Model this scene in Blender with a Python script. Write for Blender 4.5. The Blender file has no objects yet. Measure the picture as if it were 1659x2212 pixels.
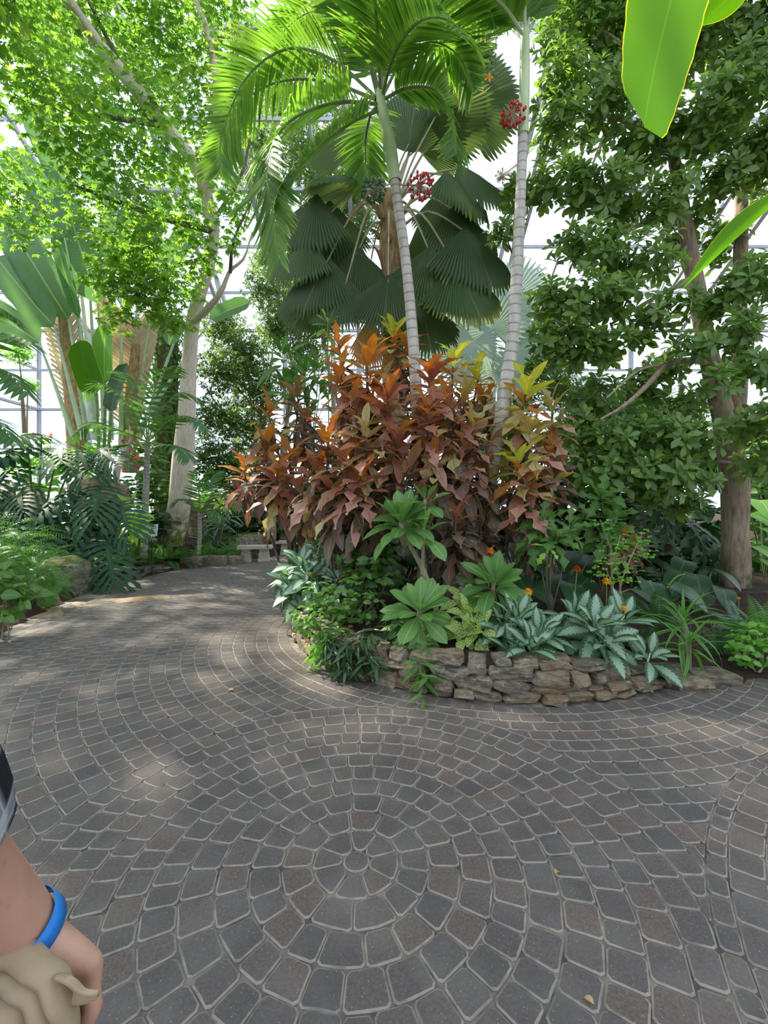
import bpy, bmesh, math, random
import numpy as np
from mathutils import Vector, Matrix, noise
random.seed(7)
RNG = np.random.default_rng(11)
scene = bpy.context.scene
COL = scene.collection
R = math.radians
U = random.uniform

# ------------------------------------------------------------------ camera, sky, sun, exposure
FPX, CX, HY, EYE = 958.0, 829.5, 1094.0, 1.5
cam = bpy.data.cameras.new('camera')
cam.sensor_fit = 'VERTICAL'
cam.sensor_height = 36.0
cam.lens = FPX / 2212 * 36.0
cam.shift_y = -12 / 2212
cam.clip_start = 0.02
cam.clip_end = 300
cam_o = bpy.data.objects.new('camera', cam)
COL.objects.link(cam_o)
cam_o.location = (0, 0, EYE)
cam_o.rotation_euler = (R(90), 0, 0)
scene.camera = cam_o

world = bpy.data.worlds.new('world')
scene.world = world
world.use_nodes = True
wbg = world.node_tree.nodes['Background']
wbg.inputs['Color'].default_value = (0.78, 0.88, 1.0, 1)
wbg.inputs['Strength'].default_value = 1.05
SUN_DIR = Vector((-0.60, 0.38, 0.75)).normalized()      # towards the sun: high, beyond the trees on the left
sun = bpy.data.lights.new('sun', 'SUN')
sun.energy = 9.0
sun.angle = R(1.2)
sun.color = (1.0, 0.89, 0.70)
sun_o = bpy.data.objects.new('sun', sun)
COL.objects.link(sun_o)
sun_o.rotation_euler = SUN_DIR.to_track_quat('Z', 'Y').to_euler()

scene.view_settings.view_transform = 'Standard'
scene.view_settings.look = 'None'
scene.view_settings.gamma = 1.0
scene.view_settings.use_curve_mapping = False
scene.view_settings.exposure = 0.58
scene.cycles.use_denoising = True
scene.cycles.max_bounces = 6
scene.cycles.diffuse_bounces = 3
scene.cycles.glossy_bounces = 2
scene.cycles.transmission_bounces = 3
scene.cycles.transparent_max_bounces = 5
scene.cycles.use_adaptive_sampling = True
scene.cycles.adaptive_threshold = 0.12
scene.cycles.adaptive_min_samples = 12
scene.cycles.use_light_tree = False

# ------------------------------------------------------------------ measuring and linking
def at(px, py, d):
    """the point that lies d metres ahead on the sight line of a photograph pixel"""
    return Vector(((px - CX) * d / FPX, d, EYE - (py - HY) * d / FPX))

def ground(px, py, h=0.0):
    d = FPX * (EYE - h) / (py - HY)
    return Vector(((px - CX) * d / FPX, d, h))

def props(o, label=None, cat=None, group=None, kind=None):
    if label: o['label'] = label
    if cat: o['category'] = cat
    if group: o['group'] = group
    if kind: o['kind'] = kind
    return o

def thing(name, label, cat, loc=(0, 0, 0), group=None):
    o = bpy.data.objects.new(name, None)
    o.empty_display_size = 0.1
    COL.objects.link(o)
    o.location = loc
    return props(o, label, cat, group)

def link(name, me, parent=None, M=None):
    o = bpy.data.objects.new(name, me)
    COL.objects.link(o)
    if parent is not None: o.parent = parent
    if M is not None: o.matrix_basis = M
    return o

def mesh(name, V, F, mats=(), uv=None, mi=None, smooth=True, rnd=None):
    """mesh from vertices and equal-sided faces (array) or a list of faces"""
    V = np.asarray(V, dtype=np.float32).reshape(-1, 3)
    me = bpy.data.meshes.new(name)
    if isinstance(F, np.ndarray):
        n, k = F.shape
        loops = F.astype(np.int32).ravel()
        me.vertices.add(len(V)); me.vertices.foreach_set('co', V.ravel())
        me.loops.add(n * k); me.loops.foreach_set('vertex_index', loops)
        me.polygons.add(n)
        me.polygons.foreach_set('loop_start', np.arange(0, n * k, k, dtype=np.int32))
        me.polygons.foreach_set('loop_total', np.full(n, k, dtype=np.int32))
        me.update(calc_edges=True)
    else:
        me.from_pydata([tuple(v) for v in V], [], F)
        loops = np.concatenate([np.asarray(f) for f in F]) if len(F) else np.zeros(0, int)
    if uv is not None:
        l = me.uv_layers.new(name='UVMap')
        l.data.foreach_set('uv', np.asarray(uv, dtype=np.float32)[loops].ravel())
    if rnd is not None:
        a = me.attributes.new('rnd', 'FLOAT', 'POINT')
        a.data.foreach_set('value', np.asarray(rnd, dtype=np.float32))
    if not isinstance(mats, (list, tuple)): mats = [mats]
    for m in mats: me.materials.append(m)
    if mi is not None: me.polygons.foreach_set('material_index', np.asarray(mi, dtype=np.int32))
    me.polygons.foreach_set('use_smooth', np.full(len(me.polygons), smooth))
    me.update()
    return me

def frame(y, up=(0, 0, 1), roll=0.0):
    """3x3 columns: Y along y, Z as near up as can be"""
    y = Vector(y).normalized(); up = Vector(up)
    x = y.cross(up)
    if x.length < 1e-4: x = y.cross(Vector((0.3, 1, 0.2)))
    x.normalize(); z = x.cross(y)
    M = Matrix((x, y, z)).transposed()
    if roll: M = M @ Matrix.Rotation(roll, 3, 'Y')
    return M

def xf(loc, M3, s=1.0):
    if not isinstance(s, (tuple, list)): s = (s, s, s)
    return Matrix.Translation(loc) @ (M3 @ Matrix.Diagonal(s)).to_4x4()

def batch(T, mats, rnd=None):
    """copies of template T=(V,Q,UV) by a list of 4x4 matrices as one set of arrays"""
    V, Q, UV = T
    A = np.array([[list(r) for r in m] for m in mats], dtype=np.float32).reshape(-1, 4, 4)
    n = len(A)
    W = np.einsum('nij,vj->nvi', A[:, :3, :3], V) + A[:, None, :3, 3]
    F = (Q[None] + (np.arange(n) * len(V))[:, None, None]).reshape(-1, Q.shape[1])
    uv = np.tile(UV, (n, 1))
    if rnd is None: rnd = RNG.random(n)
    return W.reshape(-1, 3), F, uv, np.repeat(np.asarray(rnd), len(V))

def join(parts):
    Vs, Fs, us, rs, o = [], [], [], [], 0
    for V, F, uv, r in parts:
        Vs.append(V); Fs.append(F + o); us.append(uv); rs.append(r); o += len(V)
    return np.concatenate(Vs), np.concatenate(Fs), np.concatenate(us), np.concatenate(rs)

# ------------------------------------------------------------------ curves and tubes
def curve_pts(P, n):
    """n+1 points of a Catmull-Rom curve through P"""
    P = [Vector(p) for p in P]
    if len(P) == 2:
        return [P[0].lerp(P[1], i / n) for i in range(n + 1)]
    Q = [2 * P[0] - P[1]] + P + [2 * P[-1] - P[-2]]
    out = []
    for i in range(n + 1):
        t = i / n * (len(P) - 1); k = min(int(t), len(P) - 2); t -= k
        a, b, c, d = Q[k:k + 4]
        out.append(0.5 * (2 * b + (c - a) * t + (2 * a - 5 * b + 4 * c - d) * t * t + (3 * b - a - 3 * c + d) * t ** 3))
    return out

def lerp_list(L, t):
    t = max(0, min(1, t)) * (len(L) - 1); k = min(int(t), len(L) - 2) if len(L) > 1 else 0
    return L[0] if len(L) == 1 else L[k] + (L[k + 1] - L[k]) * (t - k)

def tube(P, radii, n=12, sides=8, jit=0.0, flat=1.0):
    """arrays of a tapering tube through P"""
    C = curve_pts(P, n)
    V, UV = [], []
    x = None
    ln = 0
    for i, c in enumerate(C):
        t = (C[min(i + 1, n)] - C[max(i - 1, 0)]).normalized()
        if i: ln += (c - C[i - 1]).length
        if x is None:
            x = t.cross(Vector((0, 1, 0.01)))
            if x.length < 1e-3: x = Vector((1, 0, 0))
        x = (x - t * x.dot(t)).normalized(); y = t.cross(x)
        r = lerp_list(radii, i / n)
        for k in range(sides + 1):
            a = 2 * math.pi * k / sides
            rr = r
            if jit: rr = r * (1 + jit * noise.noise(Vector((math.cos(a) * 1.5 + c.x, math.sin(a) * 1.5, ln * 2))))
            V.append(c + x * (math.cos(a) * rr) + y * (math.sin(a) * rr * flat)); UV.append((k / sides, ln))
    w = sides + 1
    F = [(i * w + k, i * w + k + 1, (i + 1) * w + k + 1, (i + 1) * w + k) for i in range(n) for k in range(sides)]
    V = np.array([tuple(v) for v in V]); UV = np.array(UV)
    return V, np.array(F), UV, np.full(len(V), U(0, 1))

def tube_obj(name, P, radii, mat, parent=None, org=None, n=12, sides=8, jit=0.0):
    V, F, uv, r = tube(P, radii, n, sides, jit)
    if org is None and parent is not None: org = parent.location
    if org is not None: V = V - np.array(tuple(org))
    return link(name, mesh(name, V, F, mat, uv, rnd=r), parent)

def tubes_obj(name, specs, mat, parent, n=8, sides=6):
    if len(specs) <= 12:
        for p, rr in specs: tube_obj(name.rstrip('s').replace('branche', 'branch'), p, rr, mat, parent, n=n, sides=sides)
        return
    V, F, uv, r = join([tube(p, rr, n, sides) for p, rr in specs])
    return props(link(name, mesh(name, V - np.array(tuple(parent.location)), F, mat, uv, rnd=r), parent), kind='stuff')

# ------------------------------------------------------------------ leaf shapes  (V, quads, UV), base at 0, along +Y, face +Z
def leaf(L, W, prof, ns=6, nc=2, fold=0.15, bend=0.5, wave=0.0, wn=3, twist=0.0, stalk=0.0):
    V, UV = [], []
    y = z = 0.0
    for i in range(ns + 1):
        v = i / ns
        a = bend * (v - 0.15)
        if i:
            y += math.cos(a) * L / ns; z -= math.sin(a) * L / ns
        hw = max(W * 0.5 * prof(v), 0.0006)
        for j in range(nc + 1):
            u = j / nc * 2 - 1
            x = u * hw
            zz = fold * abs(x) + wave * W * math.sin(v * wn * 6.28 + u * 1.2) * abs(u)
            tw = twist * v
            V.append((x * math.cos(tw) - zz * math.sin(tw), y + stalk, z + x * math.sin(tw) + zz * math.cos(tw))); UV.append((j / nc, v))
    w = nc + 1
    Q = [(i * w + j, i * w + j + 1, (i + 1) * w + j + 1, (i + 1) * w + j) for i in range(ns) for j in range(nc)]
    return np.array(V), np.array(Q), np.array(UV)

ell = lambda a=1.0, b=0.8: (lambda v: math.sin(math.pi * min(max(v, 0), 1) ** a) ** b)
lance = ell(0.8, 1.0)
oval = ell(1.0, 0.75)
obov = ell(1.7, 0.8)
strap = lambda v: min(1, 0.45 + v * 2) * (1 - max(0, (v - 0.45) / 0.55) ** 1.6)
def lobed(v):
    return (0.16 + 0.9 * math.sin(math.pi * v ** 0.9) ** 1.1) * (0.62 + 0.38 * math.cos(2 * math.pi * (v - 0.68) / 0.42)) if 0.3 < v < 0.98 else (0.16 + 0.6 * math.sin(math.pi * v ** 0.9))
paddle = lambda v: min(1, (v / 0.10) ** 0.6) * max(0.0, 1 - max(0, (v - 0.7) / 0.3) ** 2.2) ** 0.6 if v > 0 else 0.05

def palmate(n, L, W, spread=2.2, prof=lance, ns=3, bend=0.5):
    T = leaf(L, W, prof, ns, 2, 0.2, bend)
    V, Q, UV = [], [], []
    for k in range(n):
        a = (k / (n - 1) - 0.5) * spread
        s = 1 - 0.35 * abs(k / (n - 1) - 0.5) * 2
        c, sn = math.cos(a), math.sin(a)
        P = T[0] * s
        Q.append(T[1] + len(T[0]) * k)
        V.append(np.stack([P[:, 0] * c + P[:, 1] * sn, -P[:, 0] * sn + P[:, 1] * c, P[:, 2]], 1)); UV.append(T[2])
    return np.concatenate(V), np.concatenate(Q), np.concatenate(UV)

def fan(n=34, r=1.0, span=4.2, split=0.72, droop=0.5, pleat=0.045, cup=0.25, seed=0):
    """pleated palm fan, hub at 0, middle rib along +Y"""
    g = random.Random(seed)
    V, UV, Q = [], [], []
    def pt(a, rr, zz):
        b = max(0, rr / r - 0.45)
        zz -= droop * b * b * r * 1.3
        rad = rr * (1 - 0.35 * droop * b)
        zz += cup * rr * (abs(a) / (span / 2)) ** 2 * 0.8 * (1 - b)
        return (rad * math.sin(a), rad * math.cos(a), zz)
    for k in range(n):
        a0 = (k / n - 0.5) * span; a1 = ((k + 1) / n - 0.5) * span; am = (a0 + a1) / 2
        s = 1 - 0.28 * (abs(am) / (span / 2)) ** 2
        tip = r * s * g.uniform(0.93, 1.03); sp = r * s * split
        o = len(V)
        for f in (0.02, 0.4, 1.0):
            rr = sp * f
            V += [pt(a0, rr, 0), pt(am, rr, pleat * rr), pt(a1, rr, 0)]
            UV += [(k / n, rr / r), ((k + .5) / n, rr / r), ((k + 1) / n, rr / r)]
        da = (a1 - a0) * 0.06
        t = g.uniform(-0.02, 0.02)
        V += [pt(am - da + t, tip, -0.02 * r), pt(am + t, tip, 0), pt(am + da + t, tip, -0.02 * r)]
        UV += [(k / n, 1), ((k + .5) / n, 1), ((k + 1) / n, 1)]
        for i in range(3):
            for j in range(2):
                b = o + i * 3 + j
                Q.append((b, b + 1, b + 4, b + 3))
    return np.array(V), np.array(Q), np.array(UV)

# ------------------------------------------------------------------ materials
class NT:
    """short hand for building node trees"""
    def __init__(s, name):
        s.m = bpy.data.materials.new(name); s.m.use_nodes = True
        s.t = s.m.node_tree; s.t.nodes.clear()
        s.out = s.n('ShaderNodeOutputMaterial')
    def n(s, typ, **kw):
        n = s.t.nodes.new(typ)
        for k, v in kw.items(): setattr(n, k, v)
        return n
    def put(s, sock, v):
        if hasattr(v, 'is_output') or isinstance(v, bpy.types.NodeSocket): s.t.links.new(v, sock)
        elif isinstance(v, (tuple, list)) and len(v) == 3 and sock.type == 'RGBA': sock.default_value = (*v, 1)
        else: sock.default_value = v
    def math(s, op, a, b=0.5, c=None, clamp=False):
        n = s.n('ShaderNodeMath', operation=op, use_clamp=clamp)
        s.put(n.inputs[0], a); s.put(n.inputs[1], b)
        if c is not None: s.put(n.inputs[2], c)
        return n.outputs[0]
    def step(s, v, lo, hi, a=0.0, b=1.0):
        n = s.n('ShaderNodeMapRange', interpolation_type='SMOOTHSTEP')
        for i, x in enumerate((v, lo, hi, a, b)): s.put(n.inputs[i], x)
        return n.outputs[0]
    def mix(s, f, a, b, blend='MIX'):
        n = s.n('ShaderNodeMix', data_type='RGBA', blend_type=blend)
        s.put(n.inputs[0], f); s.put(n.inputs[6], a); s.put(n.inputs[7], b)
        return n.outputs[2]
    def noise(s, scale, vec=None, detail=3, rough=0.55):
        n = s.n('ShaderNodeTexNoise')
        n.inputs['Scale'].default_value = scale; n.inputs['Detail'].default_value = detail; n.inputs['Roughness'].default_value = rough
        if vec is not None: s.put(n.inputs['Vector'], vec)
        return n.outputs[0]
    def coord(s, which='Object'):
        return s.n('ShaderNodeTexCoord').outputs[which]
    def pos(s): return s.n('ShaderNodeNewGeometry').outputs['Position']
    def rnd(s):
        a = s.n('ShaderNodeAttribute', attribute_name='rnd').outputs['Fac']
        o = s.n('ShaderNodeObjectInfo').outputs['Random']
        return s.math('FRACT', s.math('ADD', a, o))
    def uv(s):
        x = s.n('ShaderNodeSeparateXYZ'); s.put(x.inputs[0], s.coord('UV'))
        return x.outputs[0], x.outputs[1]
    def bump(s, h, strength=0.3, dist=0.01):
        b = s.n('ShaderNodeBump'); b.inputs['Strength'].default_value = strength; b.inputs['Distance'].default_value = dist
        s.put(b.inputs['Height'], h); return b.outputs[0]
    def bsdf(s, col, rough=0.5, spec=0.5, normal=None, metal=0.0):
        p = s.n('ShaderNodeBsdfPrincipled')
        s.put(p.inputs['Base Color'], col); s.put(p.inputs['Roughness'], rough); p.inputs['Specular IOR Level'].default_value = spec
        p.inputs['Metallic'].default_value = metal
        if normal is not None: s.put(p.inputs['Normal'], normal)
        return p.outputs[0]
    def end(s, sh):
        s.t.links.new(sh, s.out.inputs['Surface']); return s.m

def leafmat(name, c1, c2, vein=None, vw=0.05, nside=0, sw=0.25, slant=0.5, edge=None, ew=0.93, pattern=None, c3=None, transl=0.35, rough=0.42,
            tint=(1.0, 1.0, 0.6), spec=0.5, third=None, svein=None):
    k = 1.0 if name.startswith('petal') else 1.5
    if svein is None and vein: svein = tuple(.55 * a_ + .45 * b_ for a_, b_ in zip(vein, c1))
    def soft(c):
        l = sum(c) / 3; d = 0 if name.startswith(('petal', 'croton', 'banana')) else .12
        return tuple(min(.85, (x + (l - x) * d) * k) for x in c)
    c1, c2, vein, edge, c3, third, svein = [soft(c) if c else None for c in (c1, c2, vein, edge, c3, third, svein)]
    t = NT(name)
    u, v = t.uv()
    a = t.math('ABSOLUTE', t.math('MULTIPLY_ADD', u, 2.0, -1.0))
    r = t.rnd()
    col = t.mix(r, c1, c2)
    if third: col = t.mix(t.step(r, 0.86, 0.9), col, third)
    col = t.mix(t.step(t.noise(6.0, t.coord('UV')), 0.35, 0.75, 0.0, 0.25), col, c1)
    bumpv = None
    if pattern == 'aglao':
        w = t.math('ADD', t.math('MULTIPLY', v, 9.0), t.math('MULTIPLY', a, -2.2))
        tri = t.math('PINGPONG', w, 0.5)
        nz = t.noise(9.0, t.coord('UV'))
        m = t.math('ADD', a, t.math('ADD', t.math('MULTIPLY', tri, 0.55), t.math('MULTIPLY', nz, 0.45)))
        col = t.mix(t.step(m, 0.80, 0.99), c3, col)
    if pattern == 'speckle':
        m = t.noise(11.0, t.coord('UV'), 2)
        col = t.mix(t.step(m, 0.46, 0.54), c3, col)
    if pattern == 'stripe':
        col = t.mix(t.step(a, 0.45, 0.6), col, c3)
    if pattern == 'tip':
        col = t.mix(t.step(v, 0.8, 1.0), col, c3)
    if nside:
        w = t.math('PINGPONG', t.math('ADD', t.math('MULTIPLY', v, float(nside)), t.math('MULTIPLY', a, -slant * nside * 0.2)), 0.5)
        f = t.step(w, 0.0, sw, 1.0, 0.0)
        if svein: col = t.mix(t.math('MULTIPLY', f, 0.75), col, svein)
        bumpv = t.bump(w, 0.35, 0.004)
    if vein: col = t.mix(t.step(a, vw * 0.6, vw, 1.0, 0.0), col, vein)
    if edge: col = t.mix(t.step(a, ew, min(1.0, ew + 0.05)), col, edge)
    p = t.bsdf(col, rough, spec, bumpv)
    tr = t.n('ShaderNodeBsdfTranslucent')
    t.put(tr.inputs['Color'], t.mix(1.0, t.mix(0.5, col, (1, 1, 1)), tint, 'MULTIPLY') if False else t.mix(1.0, t.mix(1.0, col, (1.9, 1.9, 1.5), 'MULTIPLY'), tint, 'MULTIPLY'))
    m = t.n('ShaderNodeMixShader'); m.inputs[0].default_value = transl
    t.t.links.new(p, m.inputs[1]); t.t.links.new(tr.outputs[0], m.inputs[2])
    return t.end(m.outputs[0])

def plain(name, c1, c2=None, scale=8.0, rough=0.8, bump=0.0, spec=0.3, metal=0.0, c3=None, coord='Object'):
    t = NT(name)
    k = 1.0 if name[:4] in ('sign', 'stee', 'soil', 'khak', 'band', 'eye_', 'hair', 'dark') else 1.4
    c1, c2, c3 = [tuple(min(.85, x * k) for x in c) if c else None for c in (c1, c2, c3)]
    n = t.noise(scale, t.coord(coord), 5)
    r = t.rnd()
    col = t.mix(t.step(n, 0.3, 0.7), c1, c2 or c1)
    if c3: col = t.mix(t.math('MULTIPLY', r, 0.8), col, c3)
    return t.end(t.bsdf(col, rough, spec, t.bump(n, bump, 0.02) if bump else None, metal))

def barkmat(name, c1, c2, ring=0.0, ringc=None, moss=None, mossh=(0.3, 1.4), vert=True, rough=0.85, bump=0.6):
    c1, c2, ringc, moss = [tuple(min(.8, x * 1.4) for x in c) if c else None for c in (c1, c2, ringc, moss)]
    t = NT(name)
    u, v = t.uv()
    mp = t.n('ShaderNodeMapping'); t.put(mp.inputs[0], t.coord('Object')); mp.inputs['Scale'].default_value = (1, 1, 0.18) if vert else (1, 1, 1)
    n = t.noise(22.0, mp.outputs[0], 6, 0.65)
    col = t.mix(t.step(n, 0.3, 0.7), c1, c2)
    h = n
    if ring:
        w = t.math('PINGPONG', t.math('ADD', t.math('MULTIPLY', v, ring), t.math('MULTIPLY', t.noise(3.0, t.coord('Object')), 0.25)), 0.5)
        f = t.step(w, 0.0, 0.16, 1.0, 0.0)
        col = t.mix(t.math('MULTIPLY', f, 0.8), col, ringc)
        h = t.math('ADD', n, t.math('MULTIPLY', f, -1.0))
    col = t.mix(t.step(t.noise(2.5, t.coord('Object')), 0.45, 0.7, 0, 0.45), col, c2)
    if moss:
        x = t.n('ShaderNodeSeparateXYZ'); t.put(x.inputs[0], t.pos())
        f = t.math('MULTIPLY', t.step(x.outputs[2], mossh[0], mossh[1], 1, 0), t.step(t.noise(5.0, t.coord('Object')), 0.35, 0.6))
        col = t.mix(f, col, moss)
    return t.end(t.bsdf(col, rough, 0.2, t.bump(h, bump, 0.012)))

def stonemat(name, cols, moss=None, amt=0.0, scale=6.0):
    cols = [tuple(min(.8, x * 1.4) for x in c) for c in cols]
    t = NT(name)
    r = t.rnd()
    col = t.mix(t.step(r, 0.2, 0.45), cols[0], cols[1]); col = t.mix(t.step(r, 0.6, 0.85), col, cols[2])
    mp = t.n('ShaderNodeMapping'); t.put(mp.inputs[0], t.pos()); mp.inputs['Scale'].default_value = (1, 1, 3.5)
    n = t.noise(scale, mp.outputs[0], 8, 0.65)
    col = t.mix(t.step(n, 0.36, 0.68, 0.0, 0.8), col, (0.050, 0.045, 0.038))
    col = t.mix(t.step(t.noise(scale * 2.3, t.pos(), 4), 0.54, 0.66, 0.0, 0.6), col, (0.48, 0.43, 0.35))
    col = t.mix(t.step(t.noise(2.2, t.pos(), 3), 0.52, 0.66, 0.0, 0.55), col, (0.30, 0.19, 0.09))
    if moss:
        x = t.n('ShaderNodeSeparateXYZ'); t.put(x.inputs[0], t.n('ShaderNodeNewGeometry').outputs['Normal'])
        col = t.mix(t.math('MULTIPLY', t.step(t.math('ADD', x.outputs[2], t.noise(4.0, t.pos(), 4)), 1.2 - amt, 1.5 - amt), 0.85), col, moss)
    return t.end(t.bsdf(col, 0.85, 0.25, t.bump(n, 1.0, 0.045)))

def pavermat(name, chamfer=False):
    t = NT(name)
    r = t.rnd()
    col = t.mix(t.step(r, 0.15, 0.5), (0.112, 0.095, 0.092), (0.132, 0.108, 0.101))
    col = t.mix(t.step(r, 0.72, 0.9), col, (0.156, 0.114, 0.098))
    col = t.mix(t.step(r, 0.0, 0.10, 1, 0), col, (0.094, 0.085, 0.087))
    g = t.noise(90.0, t.pos(), 2)
    col = t.mix(t.step(g, 0.35, 0.65, 0.0, 0.6), col, (0.068, 0.060, 0.058))
    col = t.mix(t.step(t.noise(4.0, t.pos(), 4), 0.4, 0.7, 0, 0.45), col, (0.17, 0.155, 0.142))
    vo = t.n('ShaderNodeTexVoronoi'); vo.inputs['Scale'].default_value = 105.0; t.put(vo.inputs['Vector'], t.pos())
    sep = t.n('ShaderNodeSeparateColor'); t.put(sep.inputs[0], vo.outputs['Color'])
    fl = t.math('MULTIPLY', t.step(vo.outputs['Distance'], 0.14, 0.24, 1, 0), t.math('GREATER_THAN', sep.outputs[0], 0.78))
    col = t.mix(t.math('MULTIPLY', fl, 0.7), col, (0.38, 0.35, 0.32))
    if chamfer:
        col = t.mix(t.step(t.noise(14.0, t.pos(), 4), 0.33, 0.58, 0.3, 0.75), col, (0.33, 0.295, 0.25))
    return t.end(t.bsdf(col, 0.62, 0.45, t.bump(t.noise(160.0, t.pos(), 3), 0.35, 0.004)))

G = {}
def M_(k, f, *a, **kw): G[k] = f(k, *a, **kw)

M_('paver_face', pavermat); M_('paver_edge', pavermat, chamfer=True)
M_('joint_sand', plain, (0.05, 0.045, 0.04), (0.17, 0.15, 0.125), 9, 0.95, 0.5, coord='Object')
M_('flagstone', stonemat, [(0.30, 0.22, 0.14), (0.26, 0.22, 0.17), (0.33, 0.25, 0.16)], scale=4.0)
M_('wall_stone', stonemat, [(0.23, 0.195, 0.145), (0.30, 0.235, 0.155), (0.19, 0.165, 0.13)], moss=(0.09, 0.10, 0.025), amt=-0.35, scale=9.0)
M_('moss_stone', stonemat, [(0.13, 0.125, 0.10), (0.20, 0.19, 0.15), (0.12, 0.11, 0.09)], moss=(0.075, 0.095, 0.02), amt=0.25)
M_('slate', stonemat, [(0.16, 0.15, 0.135), (0.20, 0.185, 0.16), (0.12, 0.115, 0.105)], moss=(0.06, 0.085, 0.02), amt=0.0)
M_('bench_stone', plain, (0.30, 0.27, 0.22), (0.42, 0.39, 0.33), 14, 0.9, 0.5)
M_('soil', plain, (0.024, 0.015, 0.011), (0.055, 0.031, 0.021), 9, 0.95, 0.8)
M_('bark_pale', barkmat, (0.37, 0.31, 0.245), (0.52, 0.46, 0.38), moss=(0.13, 0.13, 0.02), mossh=(0.6, 1.9), bump=0.25)
M_('bark_brown', barkmat, (0.13, 0.095, 0.065), (0.30, 0.235, 0.17), moss=(0.05, 0.05, 0.02), mossh=(0.3, 1.1))
M_('bark_twig', barkmat, (0.16, 0.13, 0.09), (0.30, 0.25, 0.18), bump=0.3)
M_('bark_dark', barkmat, (0.05, 0.042, 0.032), (0.12, 0.10, 0.075), bump=0.4)
M_('palm_trunk', barkmat, (0.33, 0.31, 0.275), (0.46, 0.44, 0.40), ring=9.0, ringc=(0.17, 0.155, 0.14), bump=0.3)
M_('palm_trunk_dark', barkmat, (0.22, 0.205, 0.185), (0.36, 0.34, 0.30), ring=11.0, ringc=(0.12, 0.11, 0.10), bump=0.3)
M_('crownshaft', plain, (0.30, 0.40, 0.20), (0.42, 0.50, 0.31), 3, 0.4)
M_('green_stem', plain, (0.09, 0.15, 0.04), (0.16, 0.22, 0.07), 6, 0.5)
M_('pale_stem', plain, (0.33, 0.42, 0.28), (0.42, 0.50, 0.36), 4, 0.45)
M_('petiole_tan', plain, (0.34, 0.29, 0.20), (0.46, 0.41, 0.31), 5, 0.55)
M_('fibre', barkmat, (0.17, 0.10, 0.055), (0.42, 0.29, 0.17), bump=1.0)
M_('dead_leaf', leafmat, (0.42, 0.25, 0.12), (0.50, 0.32, 0.17), nside=0, transl=0.25)
M_('sheath', leafmat, (0.42, 0.31, 0.25), (0.52, 0.42, 0.35), (0.20, 0.10, 0.08), 0.12, transl=0.15, rough=0.6)

M_('tree_leaf', leafmat, (0.085, 0.19, 0.025), (0.155, 0.29, 0.05), transl=0.5, third=(0.20, 0.32, 0.03), rough=0.5)
M_('tree_leaf_shade', leafmat, (0.045, 0.12, 0.02), (0.09, 0.19, 0.035), transl=0.45)
M_('ficus_leaf', leafmat, (0.055, 0.11, 0.035), (0.105, 0.175, 0.05), transl=0.45)
M_('gloss_leaf', leafmat, (0.070, 0.145, 0.030), (0.135, 0.23, 0.055), (0.15, 0.25, 0.08), 0.07, transl=0.38, rough=0.33, third=(0.15, 0.26, 0.03))
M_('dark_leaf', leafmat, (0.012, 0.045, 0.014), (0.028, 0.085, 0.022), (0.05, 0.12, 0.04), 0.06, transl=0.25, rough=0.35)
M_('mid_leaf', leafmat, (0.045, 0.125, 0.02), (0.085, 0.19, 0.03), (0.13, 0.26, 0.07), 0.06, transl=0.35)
M_('light_leaf', leafmat, (0.10, 0.26, 0.035), (0.17, 0.36, 0.05), (0.25, 0.42, 0.12), 0.06, transl=0.4)
M_('lime_leaf', leafmat, (0.22, 0.40, 0.03), (0.32, 0.50, 0.05), (0.40, 0.55, 0.12), 0.06, transl=0.4)
M_('plumeria_leaf', leafmat, (0.06, 0.16, 0.03), (0.10, 0.22, 0.045), (0.24, 0.36, 0.14), 0.05, nside=17, sw=0.10, slant=0.9, transl=0.3, rough=0.38)
M_('aglaonema_leaf', leafmat, (0.016, 0.062, 0.024), (0.03, 0.09, 0.03), (0.22, 0.36, 0.20), 0.04, pattern='aglao', c3=(0.18, 0.275, 0.20), transl=0.2, rough=0.35)
M_('aglaonema_pale', leafmat, (0.03, 0.09, 0.04), (0.05, 0.13, 0.055), (0.20, 0.32, 0.20), 0.05, pattern='aglao', c3=(0.22, 0.32, 0.25), transl=0.2, rough=0.38)
M_('dieffenbachia_leaf', leafmat, (0.06, 0.16, 0.02), (0.09, 0.20, 0.03), (0.36, 0.45, 0.14), 0.06, nside=12, sw=0.12, pattern='speckle', c3=(0.42, 0.50, 0.14), transl=0.3)
M_('croton_young', leafmat, (0.28, 0.34, 0.05), (0.38, 0.36, 0.08), (0.48, 0.44, 0.14), 0.10, nside=14, sw=0.16, slant=1.2, transl=0.4, tint=(1, .95, .4))
M_('croton_orange', leafmat, (0.28, 0.085, 0.03), (0.22, 0.13, 0.035), (0.42, 0.16, 0.04), 0.09, nside=14, sw=0.20, slant=1.2, svein=(.42, .27, .06), transl=0.4, tint=(1, .7, .3))
M_('croton_red', leafmat, (0.21, 0.075, 0.055), (0.16, 0.10, 0.045), (0.36, 0.07, 0.075), 0.13, nside=14, sw=0.20, slant=1.2, svein=(.34, .24, .12), edge=(0.30, 0.23, 0.11), ew=0.90, transl=0.3, tint=(1, .75, .5))
M_('croton_pink', leafmat, (0.28, 0.125, 0.105), (0.27, 0.19, 0.12), (0.38, 0.085, 0.11), 0.14, nside=14, sw=0.22, slant=1.2, svein=(.38, .31, .19), edge=(0.36, 0.30, 0.17), ew=0.88, transl=0.25, tint=(1, .8, .6))
M_('croton_dark', leafmat, (0.05, 0.055, 0.03), (0.085, 0.055, 0.04), (0.27, 0.07, 0.085), 0.11, nside=14, sw=0.16, slant=1.2, svein=(.20, .13, .08), transl=0.25, tint=(1, .8, .6))
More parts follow.
